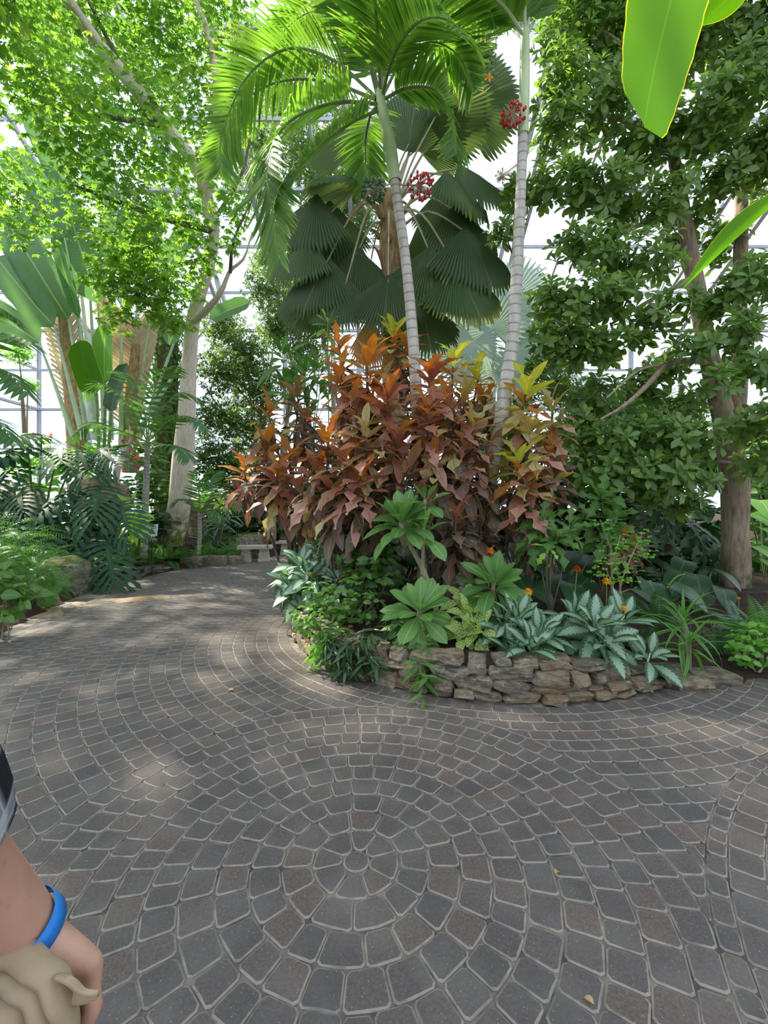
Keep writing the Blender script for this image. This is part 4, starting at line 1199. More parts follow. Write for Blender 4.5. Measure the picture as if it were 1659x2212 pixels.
# --- traveller's palms on the left
def traveller(label, base, leaves, sheath=None):
    root = thing('traveller_palm', label, 'palm tree', base, "traveller's palms on the left")
    T = leaf(1.0, 1.0, paddle, 14, 6, .10, .35, .012, 9)
    me = lm('leaf_blade', T, 'traveller_leaf')
    me2 = lm('leaf_blade', leaf(1.0, 1.0, paddle, 14, 6, .10, .9, .012, 9), 'traveller_leaf')
    for (x, y, tx, ty, d, w, bx, by) in leaves:
        p, q = at(x, y, d), at(tx, ty, d - .3)
        L = (q - p).length
        link('leaf_blade', me2 if w < 0 else me, root, xf(p - base, frame(q - p, Vector((U(-.2, .3), -1, .25))), (abs(w) * d / FPX, L, L)))
        s = at(bx, by, d + .3)
        tube_obj('petiole', [s, s.lerp(p, .55) + Vector((0, 0, .05)), p], [.085, .05, .025], G['pale_stem'], root, n=8, sides=8)
    if sheath:
        (x0, y0, x1, y1, d, spread, n) = sheath
        ch = lm('leaf_sheath', leaf(1.0, .13, lambda v: .7 + .3 * (1 - v), 5, 2, .5, -.35), 'sheath')
        A, B = at(x0, y0, d), at(x1, y1, d)
        for i in range(n):
            t = i / n; c = A.lerp(B, t)
            l = spread * d / FPX * (.55 + .75 * t)
            for s in (-1, 1):
                dr = Vector((s * .75, -.12 if s > 0 else -.10, .62))
                link('leaf_sheath', ch, root, xf(c - base + Vector((-s * .06, -.02 * (i % 2), s * .02)), frame(dr, (0, -1, .15)), (l * .95, l, l)))
        V, F, uv, r = tube([A - Z * 1.5, A, A.lerp(B, .8)], [.28, .3, .18], 10, 10)
        link('trunk', mesh('trunk', V - np.array(tuple(base)), F, G['fibre'], uv, rnd=r), root)
    return root
bt = at(165, 1000, 14.5); bt.z = soil_h(bt.x, bt.y)
traveller("traveller's palm with a woven pinkish trunk fan, leftmost of the two", bt,
          [(147, 690, -15, 430, 14.0, 78, 190, 950), (117, 705, -30, 540, 13.7, 66, 180, 950), (140, 515, -15, 355, 14.2, -75, 215, 950), (128, 470, -5, 300, 14.8, 66, 205, 900), (212, 655, 128, 400, 14.6, 72, 225, 930), (172, 688, 106, 490, 13.9, 22, 205, 950),
           (85, 740, -60, 640, 13.9, 60, 160, 950), (190, 560, 60, 330, 15.2, 70, 210, 900), (60, 560, -60, 330, 15.4, 70, 160, 900), (225, 440, 190, 280, 15.4, 66, 225, 900), (150, 400, 60, 210, 15.6, 66, 205, 900)],
          (165, 930, 130, 590, 14.9, 62, 34))
bt = at(285, 1000, 15.5); bt.z = soil_h(bt.x, bt.y)
traveller("traveller's palm with a wide chevron trunk fan behind the bright tree", bt,
          [(238, 580, 250, 390, 15.0, 64, 240, 950), (262, 600, 300, 420, 15.3, 60, 262, 950), (335, 620, 420, 470, 15.6, 60, 290, 950), (300, 600, 350, 400, 15.8, 60, 275, 950), (455, 690, 535, 645, 15.2, 40, 300, 930), (395, 690, 360, 740, 15.4, 40, 300, 950)],
          (282, 930, 300, 700, 15.9, 88, 28))
# banana sprouts at their feet
def banana(label, base, leaves, group=None):
    root = thing('banana_plant', label, 'banana plant', base, group)
    tp = max((at(x, y, d) for (x, y, tx, ty, d, w, mat) in leaves), key=lambda p: p.z)
    for (x, y, tx, ty, d, w, mat) in leaves:
        p, q = at(x, y, d), at(tx, ty, d - .1)
        T = leaf(1.0, 1.0, paddle, 12, 6, .12, .35, .012, 7)
        L = (q - p).length
        link('leaf_blade', lm('leaf_blade', T, mat), root, xf(p - base, frame(q - p, Vector((U(-.2, .2), -1, .2))), (w * d / FPX, L, L)))
        tube_obj('petiole', [Vector(base) - Z * .05, Vector(base).lerp(p, .6) + Z * .1, p], [.06, .03], G['green_stem'], root, n=8, sides=7)
    return root
bb = at(222, 990, 12.8); bb.z = soil_h(bb.x, bb.y)
banana('young banana plant with yellow-edged leaves below the traveller palms', bb, [(208, 850, 160, 728, 12.6, 56, 'banana_leaf'), (228, 830, 218, 690, 12.9, 44, 'light_leaf'), (240, 890, 264, 778, 12.4, 38, 'dark_leaf')])

# --- hazy small-leaved trees in the background
SM = leaf(.11, .05, lance, 2, 2, .2, .4)
SM5 = palmate(3, .20, .085, 2.4, lance, 2)
def back_tree(label, base, blobs, n, mat, T=SM5, trunk=.12, lean=0, nobj=0, group='small-leaved trees at the back', size=(.8, 1.3)):
    base = Vector(base); root = thing('background_tree', label, 'tree', base, group)
    hi = max(blobs, key=lambda q: q[0].z)[0]
    tube_obj('trunk', [base - Z * .1, base.lerp(hi, .4) + Vector((U(-.2, .2), 0, 0)), base.lerp(hi, .85)], [trunk, trunk * .7, trunk * .3], G['bark_twig'], root, n=12, sides=8)
    sp = []
    for c, r in blobs:
        m = base.lerp(hi, U(.3, .6))
        sp.append(([m, m.lerp(c, .5) + Z * U(-.1, .3), c], [trunk * .35, trunk * .1]))
    tubes_obj('branches', sp, G['bark_twig'], root)
    ms = []
    for p, d in blob_points(blobs, n, .7, .15):
        az = U(0, 6.28)
        ms.append(xf(p - base, frame((math.cos(az), math.sin(az), U(-.8, .2)), d * .4 + Z, U(-.5, .5)), U(*size)))
    leaves_split(root, T, mat, ms, nobj)
    return root
def PB(L): return [(at(x, y, d), r * d / FPX) for x, y, d, r in L]
def soilpt(px, d): p = at(px, 1000, d); p.z = soil_h(p.x, p.y); return p
back_tree('small-leaved tree between the pale trunk and the crotons', soilpt(520, 17), PB([(480, 800, 16, 60), (530, 760, 17, 60), (480, 700, 17.5, 50), (560, 840, 17, 60), (470, 900, 16.5, 55), (540, 920, 17, 60), (450, 980, 16, 45), (600, 700, 18, 50), (500, 1000, 16.5, 50)]), 5760, 'ficus_leaf')
back_tree('airy tree seen under the left fronds of the feather palm', soilpt(590, 19), PB([(570, 620, 19, 50), (620, 660, 19, 60), (640, 590, 20, 45), (660, 760, 18.5, 60), (570, 560, 20, 35), (690, 690, 18, 45), (700, 480, 21, 60), (760, 440, 21, 60), (700, 400, 22, 60)]), 5120, 'ficus_leaf')
back_tree('leafy tree filling the gap behind the fan palm crown', soilpt(760, 21), PB([(650, 330, 21, 70), (740, 400, 20, 50), (620, 250, 22, 60), (790, 480, 20, 40), (900, 600, 22, 40), (560, 300, 21, 50)]), 3840, 'ficus_leaf')
back_tree('pale sunlit tree behind the silver palm', soilpt(1180, 18), PB([(1150, 620, 18, 40), (1180, 780, 17, 60), (1130, 860, 17, 50), (1230, 850, 16, 60), (1010, 640, 20, 40), (940, 700, 19, 45), (1180, 700, 18, 50)]), 3840, 'ficus_leaf')
back_tree('dark dense tree behind the branch of the glossy tree', soilpt(1400, 13), PB([(1330, 880, 12, 55), (1400, 900, 12.5, 60), (1470, 900, 12, 50), (1250, 950, 12, 60), (1350, 980, 11.5, 60), (1450, 990, 11.5, 60), (1540, 1000, 12, 60), (1630, 960, 12, 70), (1640, 1070, 11, 60)]), 5760, 'tree_leaf_shade')
back_tree('leaning thin tree at the far left glass wall', soilpt(72, 17), PB([(40, 760, 15, 30), (60, 830, 16, 22)]), 160, 'light_leaf', trunk=.13)
back_tree('fine-leaved tree high at the upper middle behind the palm crown', soilpt(700, 24), PB([(530, 330, 23, 50), (560, 400, 23, 50), (590, 200, 24, 50), (540, 80, 24, 40), (640, 130, 24, 60), (720, 250, 24, 60), (500, 60, 22, 30)]), 3520, 'ficus_leaf')
# vine-covered column
cb = soilpt(360, 17.5)
vc = thing('vine_column', 'round column wrapped in small-leaved green vine behind the pale trunk', 'column', cb)
tube_obj('column', [cb - Z * .2, at(360, 690, 17.5)], [.42, .42], G['bark_dark'], vc, n=4, sides=12)
ms = []
hv = at(360, 690, 17.5).z - cb.z
for i in range(2600):
    a = U(0, 6.28); h = U(0, hv); d = Vector((math.cos(a), math.sin(a), 0)); rr = U(.42, .62)
    ms.append(xf(d * rr + Z * h, frame((U(-1, 1), U(-.3, .3), -1), d + Z * .3), U(.8, 1.4)))
leaves_split(vc, leaf(.14, .11, ell(.8, .6), 2, 2, .2, .4), 'mid_leaf', ms, 0, bulk='vine')

# ================================================================== PLANTS OF THE CENTRAL PLANTER
# --- crotons
CL = [leaf(.32, .125, lobed, 9, 4, .16, .7, .04, 2), leaf(.33, .095, ell(.95, .8), 7, 4, .18, .6, .05, 2), leaf(.31, .14, lobed, 9, 4, .12, 1.1, .05, 2)]
CM = {k: [lm('leaf', T, 'croton_' + k) for T in CL] for k in ('young', 'orange', 'red', 'pink', 'dark', 'cream')}
SCH = {  # colours from the shoot tip down to the oldest leaves
    'orange': ['orange', 'orange', 'orange', 'red', 'red', 'pink', 'dark'], 'yellow': ['young', 'young', 'orange', 'cream', 'cream', 'red', 'dark'], 'pink': ['orange', 'red', 'red', 'pink', 'pink', 'pink', 'dark'],
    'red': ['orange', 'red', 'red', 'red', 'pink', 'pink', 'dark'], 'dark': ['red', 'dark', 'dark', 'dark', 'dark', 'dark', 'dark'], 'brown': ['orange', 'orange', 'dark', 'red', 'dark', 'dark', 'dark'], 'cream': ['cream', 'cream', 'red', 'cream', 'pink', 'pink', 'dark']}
def croton(label, base, heads):
    base = Vector(base); base.z = soil_h(base.x, base.y)
    root = thing('croton', label, 'croton shrub', base, 'croton shrubs in the planter')
    for (x, y, d, n, s, sch) in heads:
        c = at(x, y, d)
        ax = (Vector((U(-.25, .25), U(-.5, -.1), 1)) + (c - base).normalized() * .3).normalized()
        b0 = base + Vector((U(-.12, .12), U(-.12, .12), -.05))
        tube_obj('stem', [b0, b0.lerp(c, .5) + Vector((U(-.1, .1), U(-.1, .1), .15)), c - ax * .2, c], [.022, .014, .009], G['bark_dark'], root, n=8, sides=6)
        rows = []
        for m, t in rosette(c - base, ax, int(n * 1.12), (66, -62), .50 * s, (1.0 * s, 1.42 * s), ejit=20, stalk=.012):
            L = SCH[sch]; k = L[min(int((t + U(-.12, .12)) * len(L) * .999), len(L) - 1)] if t > 0 else L[0]
            if random.random() < .10 and t > .2: k = 'cream'
            rows.append((random.choice(CM[k]), m))
        put_leaves(root, 'leaf', rows)
    return root
croton('tall croton shrub with orange and pink leaves left of the ringed palm trunk', at(800, 1250, 5.3), [(795, 770, 5.0, 30, 1.15, 'orange'), (735, 790, 5.3, 26, 1.0, 'orange'), (835, 850, 4.8, 30, 1.15, 'pink'), (765, 865, 4.9, 28, 1.1, 'pink'), (730, 740, 5.6, 22, .95, 'brown'), (860, 940, 4.7, 28, 1.1, 'red'), (790, 930, 4.7, 26, 1.0, 'cream'), (800, 830, 5.2, 22, 1.0, 'orange')])
croton('croton shrub with a deep red upright shoot just right of the ringed palm trunk', at(930, 1250, 5.0), [(930, 795, 4.9, 32, 1.2, 'red'), (925, 880, 4.7, 30, 1.15, 'pink'), (970, 870, 4.8, 26, 1.05, 'red'), (1025, 915, 4.8, 28, 1.05, 'cream'), (1010, 970, 4.7, 28, 1.05, 'dark'), (940, 985, 4.7, 26, 1.0, 'pink'), (885, 1010, 4.6, 24, 1.0, 'dark'), (1050, 1010, 4.9, 24, .95, 'dark')])
croton('yellow-tipped croton shoots at the back between the two slim palms', at(960, 1230, 5.9), [(985, 770, 5.5, 28, 1.15, 'yellow'), (1030, 800, 5.6, 24, 1.05, 'yellow'), (850, 715, 5.9, 26, 1.1, 'yellow'), (880, 745, 6.0, 22, 1.0, 'brown'), (1010, 840, 5.3, 24, 1.0, 'cream'), (1050, 860, 5.5, 20, .95, 'brown')])
croton('low spreading croton with brown and pink leaves above the silver aglaonema', at(730, 1230, 5.0), [(710, 940, 4.9, 30, 1.15, 'brown'), (745, 985, 4.7, 30, 1.1, 'pink'), (690, 1010, 5.0, 26, 1.0, 'red'), (780, 1030, 4.6, 26, 1.05, 'pink'), (720, 1060, 4.8, 24, 1.0, 'dark'), (800, 1080, 4.7, 20, .9, 'dark')])
croton('outermost croton shrub with bronze leaves overhanging the path by the benches', at(650, 1230, 6.2), [(575, 960, 6.0, 30, 1.15, 'brown'), (630, 980, 5.8, 28, 1.15, 'pink'), (600, 1020, 5.7, 28, 1.1, 'red'), (660, 900, 6.1, 24, 1.0, 'dark'), (530, 1000, 6.2, 22, .95, 'orange'), (585, 880, 6.3, 24, 1.0, 'brown'), (640, 850, 6.4, 22, 1.0, 'dark'), (650, 1050, 5.6, 24, 1.0, 'dark')])
croton('croton with a yellow and orange crown standing right of the bent palm trunk', at(1110, 1230, 5.1), [(1140, 835, 5.0, 30, 1.15, 'yellow'), (1190, 870, 5.2, 22, .95, 'cream'), (1145, 920, 4.9, 28, 1.1, 'cream'), (1190, 960, 5.1, 22, 1.0, 'pink'), (1120, 990, 4.8, 26, 1.1, 'yellow'), (1140, 1040, 4.7, 24, 1.05, 'pink'), (1200, 1020, 5.0, 20, .95, 'dark')])
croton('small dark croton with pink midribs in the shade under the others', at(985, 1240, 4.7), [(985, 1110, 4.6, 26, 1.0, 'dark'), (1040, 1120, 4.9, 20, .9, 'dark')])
b = Vector(at(1060, 1250, 6.0)); 
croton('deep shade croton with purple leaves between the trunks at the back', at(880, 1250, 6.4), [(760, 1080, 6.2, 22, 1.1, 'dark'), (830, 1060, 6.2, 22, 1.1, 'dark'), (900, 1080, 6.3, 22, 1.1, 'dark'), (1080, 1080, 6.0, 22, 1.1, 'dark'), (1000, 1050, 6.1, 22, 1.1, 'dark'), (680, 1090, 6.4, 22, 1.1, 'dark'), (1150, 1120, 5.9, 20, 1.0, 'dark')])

# --- plumerias
PL = [lm('leaf', leaf(.34, .128, obov, 8, 4, .14, b_), 'plumeria_leaf') for b_ in (.45, .75, 1.0)]
def plumeria(label, c, base, n, s, ax=(0, -.35, 1), elev=(62, -8), extra=()):
    c, base = Vector(c), Vector(base)
    base.z = soil_h(base.x, base.y)
    root = thing('plumeria', label, 'plumeria', base, 'plumerias in the planter')
    tube_obj('stem', [base - Z * .05, base.lerp(c, .45) + Vector((.03, 0, 0)), c - Vector(ax).normalized() * .12, c], [.03, .024, .018], G['bark_twig'], root, n=10, sides=8)
    rows = [(PL[min(2, int(t * 3))], m) for m, t in rosette(c - base, ax, n, elev, .13, (.68 * s, 1.0 * s), ejit=10, stalk=.02)]
    put_leaves(root, 'leaf', rows)
    for e, k in extra:
        e = Vector(e)
        tube_obj('stem', [base.lerp(c, .5), (base.lerp(c, .5) + e) / 2 - Z * .05, e], [.02, .014], G['bark_twig'], root, n=6, sides=6)
        put_leaves(root, 'leaf', [(PL[min(2, int(t * 3))], m) for m, t in rosette(e - base, ax, k, elev, .12, (.5 * s, .9 * s), stalk=.02)])
    return root
plumeria('plumeria rosette low at the front, drooping over the wall edge', at(906, 1316, 3.85), at(915, 1400, 3.95), 32, 1.2, (0, -.6, 1), (66, -28))
plumeria('plumeria rosette with upright ribbed leaves beside an orange flower', at(1068, 1256, 4.15), at(1060, 1350, 4.25), 28, 1.2, (0, -.5, 1), (74, -10))
plumeria('tallest plumeria, its fresh green leaves reaching up before the crotons', at(868, 1122, 4.3), at(955, 1290, 4.4), 34, 1.22, (-.1, -.25, 1), (74, -8), extra=[(at(918, 1078, 4.4), 9), (at(915, 1140, 4.2), 7)])

# --- aglaonemas and dieffenbachia
AG = [leaf(.27, .125, ell(.95, .8), 8, 4, .2, b_, .02, 2) for b_ in (.5, .9, 1.2)]
def clump(name, label, cat, base, shoots, mats, L=1.0, elev=(68, -15), group=None, stem='pale_stem', Ts=AG, rise=.16):
    base = Vector(base); base.z = soil_h(base.x, base.y)
    root = thing(name, label, cat, base, group)
    mm = [lm('leaf', T, mats) for T in Ts]
    for (x, y, d, n, s) in shoots:
        c = at(x, y, d)
        tube_obj('stem', [base + Vector((U(-.04, .04), U(-.04, .04), -.03)), base.lerp(c, .5) + Vector((U(-.04, .04), 0, .02)), c], [.010, .006], G[stem], root, n=6, sides=6)
        put_leaves(root, 'leaf', [(mm[min(2, int(t * 2.99))], m) for m, t in rosette(c - base, (U(-.25, .25), -.55, 1), int(n * 1.35), elev, rise * s, (.75 * s * L, 1.15 * s * L), ejit=14, stalk=.035)])
    return root
g = 'aglaonemas in the planter'
clump('aglaonema', 'bushy silver and green aglaonema spilling over the wall under a yellow flower', 'aglaonema', at(1120, 1420, 3.85), [(1120, 1330, 3.8, 15, 1.0), (1165, 1365, 3.65, 13, 1.0), (1090, 1350, 3.85, 12, .95), (1150, 1390, 3.55, 11, .95), (1105, 1395, 3.65, 10, .9)], 'aglaonema_leaf', 1.0, (68, -35), g)
clump('aglaonema', 'large-leaved silver aglaonema at the middle of the wall top', 'aglaonema', at(1295, 1410, 3.8), [(1290, 1345, 3.7, 15, 1.12), (1245, 1325, 3.9, 10, 1.0), (1350, 1330, 3.85, 11, 1.0), (1310, 1380, 3.6, 9, 1.05)], 'aglaonema_leaf', 1.05, (70, -28), g)
clump('aglaonema', 'smallest silver aglaonema perched on the wall end beside the strappy plant', 'aglaonema', at(1405, 1430, 3.62), [(1405, 1410, 3.6, 10, .9)], 'aglaonema_leaf', 1.0, (66, -22), g)
clump('aglaonema', 'pale aglaonema mound at the left corner of the planter next to the path', 'aglaonema', at(680, 1290, 5.3), [(650, 1215, 5.2, 16, 1.1), (700, 1190, 5.2, 16, 1.1), (670, 1240, 5.05, 14, 1.0), (625, 1245, 5.3, 12, 1.0), (730, 1250, 4.95, 12, 1.0), (735, 1220, 5.2, 12, 1.05), (640, 1270, 5.2, 13, 1.05), (690, 1255, 5.1, 13, 1.1), (720, 1290, 5.0, 10, 1.0), (665, 1310, 5.1, 9, .95), (745, 1175, 5.5, 10, 1.0)], 'aglaonema_pale', 1.08, (66, -32), g)
clump('dieffenbachia', 'yellow-speckled dieffenbachia between two plumeria rosettes', 'dieffenbachia', at(1015, 1390, 4.0), [(1015, 1320, 4.0, 11, .85), (1035, 1355, 3.85, 10, .85), (1000, 1365, 3.85, 8, .8), (1005, 1290, 4.15, 8, .8)], 'dieffenbachia_leaf', 1.0, (66, -38))
clump('dieffenbachia', 'speckled dieffenbachia half hidden under the front plumeria', 'dieffenbachia', at(890, 1400, 4.0), [(880, 1355, 3.95, 9, .75), (910, 1380, 3.8, 7, .7)], 'dieffenbachia_leaf', 1.0, (60, -38))

# --- strappy plant at the right end
def strappy(name, label, base, shoots, mat, L, W, cat='dracaena', group=None, bend=1.2, elev=(80, -10)):
    base = Vector(base); base.z = soil_h(base.x, base.y)
    root = thing(name, label, cat, base, group)
    mm = [lm('leaf', leaf(L, W, strap, 8, 2, .35, bb), mat) for bb in (bend * .6, bend, bend * 1.5)]
    for (x, y, d, n, s) in shoots:
        c = at(x, y, d)
        tube_obj('stem', [base - Z * .03, base.lerp(c, .5), c], [.016, .012], G['bark_twig'], root, n=5, sides=6)
        put_leaves(root, 'leaf', [(random.choice(mm), m) for m, t in rosette(c - base, (U(-.15, .15), -.2, 1), n, elev, .14 * s, (.75 * s, 1.1 * s), ejit=14, stalk=.01)])
    return root
strappy('strap_plant', 'spiky green plant with long strap leaves at the right end of the wall', at(1490, 1420, 3.95), [(1475, 1335, 3.9, 20, 1.0), (1490, 1385, 3.75, 18, .8)], 'strap_leaf', .46, .034)

# --- small-leaved bushes
RND = leaf(.075, .045, ell(.9, .7), 4, 2, .2, .5); LNC = leaf(.17, .028, lance, 5, 2, .3, .8); MDL = leaf(.12, .06, ell(.85, .8), 4, 2, .2, .6)
def bl(L): return [(at(x, y, d), (r * d / FPX, r * d / FPX, r * d / FPX * .9)) for x, y, d, r in L]
def sb(px, py, d): p = at(px, py, d); p.z = soil_h(p.x, p.y); return p
shrub('lantana_bush', 'leafy lantana bush in front of the pale aglaonema with tiny red flowers', 'bush', sb(720, 1350, 4.7), bl([(700, 1335, 4.3, 42), (740, 1300, 4.5, 50), (690, 1285, 4.7, 35), (662, 1350, 4.45, 28), (790, 1310, 4.4, 40), (770, 1270, 4.6, 40), (725, 1370, 4.05, 30), (690, 1375, 4.18, 26), (645, 1325, 4.72, 22)]), 760, RND, 'mid_leaf', 220, clump=3)
shrub('sage_bush', 'upright soft green bush between the pale aglaonema and the tall plumeria', 'bush', sb(780, 1270, 5.0), bl([(760, 1180, 5.0, 45), (800, 1210, 4.8, 50), (830, 1250, 4.7, 40), (720, 1165, 5.2, 35), (780, 1245, 4.8, 40), (830, 1190, 4.9, 35), (690, 1160, 5.3, 25)]), 420, MDL, 'light_leaf' if False else 'mid_leaf', 250, clump=3)
shrub('mint_bush', 'fresh green round-leaved bush on the soil at the right edge', 'bush', sb(1625, 1430, 4.0), bl([(1610, 1390, 3.95, 32), (1640, 1370, 4.0, 35), (1600, 1420, 3.9, 22), (1650, 1415, 3.9, 30), (1680, 1390, 3.9, 40)]), 300, leaf(.07, .05, ell(.9, .7), 4, 2, .2, .5), 'light_leaf', 180, clump=3)
shrub('feathery_shrub', 'airy sapling with tiny pale rounded leaves behind the middle aglaonema', 'bush', sb(1335, 1330, 4.6), bl([(1350, 1170, 4.7, 35), (1380, 1160, 4.7, 28), (1320, 1190, 4.6, 35), (1300, 1130, 4.7, 25), (1310, 1230, 4.5, 40), (1350, 1235, 4.6, 35), (1390, 1190, 4.7, 30)]), 900, leaf(.035, .026, ell(1, .6), 3, 2, .1, .4), 'light_leaf', 0, clump=5, sr=.012, size=(.7, 1.2))
for i, (L, base, lab) in enumerate([([(910, 1400, 3.7, 18), (905, 1435, 3.55, 15), (915, 1470, 3.42, 14), (912, 1500, 3.36, 8)], (905, 1400, 3.7), 'dark lance-leaved trailer hanging over the wall down to the pavers'),
                        ([(775, 1385, 3.84, 24), (790, 1425, 3.73, 22), (765, 1405, 3.82, 20), (803, 1375, 3.85, 20), (815, 1440, 3.68, 14)], (785, 1400, 4.15), 'dark lance-leaved plant spilling over the wall left of the hanging trailer'),
                        ([(735, 1410, 3.9, 20), (748, 1440, 3.82, 16), (720, 1390, 3.98, 18)], (740, 1420, 4.2), 'lance-leaved tuft at the wall foot near the sunlit pavers'),
                        ([(860, 1350, 4.0, 25), (830, 1380, 4.0, 20), (880, 1400, 3.8, 15)], (850, 1390, 4.05), 'shaded lance-leaved plant under the front plumeria'),
                        ([(625, 1290, 5.6, 22), (612, 1260, 5.7, 18), (635, 1310, 5.5, 15)], (640, 1310, 5.7), 'thin twiggy lance-leaved plant leaning over the path corner')]):
    shrub('trailing_plant', lab, 'trailing plant', sb(*base), bl(L), 120 if i in (1, 2) else 80, LNC, 'dark_leaf' if i else 'mid_leaf', 120, 'trailing plants on the wall', sr=.004, droop=.5)
shrub('bedding_plant', 'bright green small plant at the wall foot below the red lantana flowers', 'bush', sb(692, 1420, 4.4), bl([(688, 1412, 4.06, 22), (700, 1395, 4.12, 16)]), 60, leaf(.13, .035, lance, 5, 2, .2, .6), 'light_leaf', 50, sr=.004)
LOB = [leaf(.26, .15, lobed, 9, 4, .15, b_, .03, 2) for b_ in (.4, .8, 1.0)]
clump('lobed_shrub', 'open shrub with lobed green leaves and a few yellow ones right of the bent palm', 'bush', at(1190, 1290, 4.6), [(1175, 1120, 4.6, 12, 1.1), (1205, 1150, 4.5, 10, 1.0), (1150, 1155, 4.6, 8, .95), (1230, 1130, 4.7, 8, .9)], 'mid_leaf', 1.0, (60, -35), None, 'bark_dark', LOB)
clump('lobed_shrub', 'taller lobed-leaf shrub below the glossy tree branches', 'bush', at(1300, 1290, 5.0), [(1300, 1065, 5.0, 14, 1.2), (1330, 1110, 4.9, 12, 1.1), (1275, 1110, 5.0, 10, 1.0), (1310, 1150, 4.9, 9, .9)], 'mid_leaf', 1.0, (60, -40), None, 'bark_dark', LOB)
clump('yellowing_sprig', 'yellow dying leaves hanging from the lobed shrub', 'leaf sprig', at(1190, 1300, 4.55), [(1185, 1180, 4.45, 4, .6)], 'lime_leaf', 1.0, (0, -70), None, 'bark_dark', LOB)
# long-leaved glossy shrub behind the outermost croton
clump('ginger_plant', 'shrub with long glossy lance leaves rising behind the left crotons', 'shrub', at(640, 1230, 6.8), [(610, 760, 6.6, 14, 1.5), (660, 800, 6.6, 12, 1.4), (690, 850, 6.4, 10, 1.3), (620, 830, 6.7, 12, 1.4), (690, 790, 6.7, 9, 1.3)], 'mid_leaf', 1.0, (70, -30), None, 'green_stem', [leaf(.34, .075, lance, 7, 2, .2, b_) for b_ in (.3, .6, .9)])
clump('lime_sprig', 'single pale lime shoot poking up above the crotons', 'shrub', at(712, 1230, 6.4), [(708, 690, 6.2, 9, 1.0), (716, 730, 6.2, 6, .9)], 'light_leaf', 1.0, (55, -25), None, 'green_stem', [leaf(.24, .06, obov, 6, 2, .2, b_) for b_ in (.3, .5, .6)])

# --- ferns and undergrowth at the right
fern('tall sunlit fern at the right edge behind the round-leaved bush', sb(1655, 1345, 4.5), 16, .75, 'fern_leaf', (80, 10))
fern('dark fern behind the strappy plant', sb(1420, 1330, 4.5), 14, .62, 'fern_dark', (70, 5))
fern('dark fern beside the soil patch under the strappy leaves', sb(1560, 1380, 4.3), 13, .5, 'fern_dark', (65, 5))
fern('pale blue-green fern at the foot of the big rough trunk', sb(1595, 1330, 5.0), 9, .5, 'fern_blue', (60, 10))
EAR = leaf(.5, .42, lambda v: (0.75 + .25 * math.sin(v * 3)) * max(0, 1 - v ** 2.2) ** .7, 8, 4, .12, .8)
def ears(label, base, L, mat='dark_leaf', s=1.0, name='elephant_ear'):
    base = Vector(base); base.z = soil_h(base.x, base.y)
    root = thing(name, label, 'broad-leaved plant', base, 'broad-leaved plants behind the planter')
    me = lm('leaf', EAR, mat)
    for (x, y, d, k) in L:
        p = at(x, y, d)
        az = U(-2.6, -.5)
        link('leaf', me, root, xf(p - base, frame((math.cos(az), math.sin(az), -.35), (0, -.3, 1), U(-.3, .3)), k * s))
        tube_obj('petiole', [base, base.lerp(p, .6) + Z * .08, p], [.014, .008], G['green_stem'], root, n=6, sides=5)
ears('dark elephant-ear leaves between the feathery sapling and the rough trunk', at(1420, 1310, 5.3), [(1400, 1255, 5.2, 1.0), (1450, 1265, 5.1, .9), (1370, 1270, 5.0, .8), (1480, 1240, 5.5, .9), (1340, 1280, 4.9, .7)])
ears('dark broad leaves in the shade behind the yellow flowers', at(1230, 1310, 5.2), [(1190, 1240, 5.2, .8), (1230, 1260, 5.0, .8), (1270, 1250, 5.2, .8), (1160, 1200, 5.4, .8), (1240, 1190, 5.6, .9), (1280, 1200, 5.6, .9)])
ears('big sunlit leaves right of the rough trunk', at(1650, 1260, 7.0), [(1620, 1110, 7.0, 1.1), (1650, 1140, 6.8, 1.2), (1640, 1080, 7.2, 1.1), (1680, 1120, 6.8, 1.2), (1630, 1180, 6.6, 1.0), (1660, 1210, 6.4, 1.0)], 'light_leaf')
ears('yellow-green broad leaves glimpsed between the two trunks', at(1510, 1260, 8.0), [(1500, 1090, 8, 1.1), (1530, 1130, 8, 1.1), (1480, 1150, 8, 1.0), (1540, 1180, 7.8, 1.0), (1420, 1130, 8.4, 1.0), (1400, 1170, 8.4, 1.0)], 'mid_leaf')
ears('shaded broad leaves low beside the rough trunk', at(1520, 1290, 5.6), [(1500, 1240, 5.6, .8), (1540, 1230, 5.7, .8), (1560, 1270, 5.4, .7), (1520, 1280, 5.3, .7), (1480, 1210, 6, .8)])
ears('shaded broad leaves behind the upright plumeria', at(1120, 1280, 5.4), [(1090, 1180, 5.5, .8), (1130, 1210, 5.3, .8), (1110, 1240, 5.0, .7), (1150, 1270, 4.9, .6), (1060, 1200, 5.5, .7)])
ears('dim green leaves in the shade behind the tall plumeria stem', at(850, 1270, 5.6), [(820, 1140, 5.8, .9), (860, 1180, 5.6, .8), (840, 1220, 5.3, .8), (960, 1200, 5.6, .8), (990, 1220, 5.4, .8)])

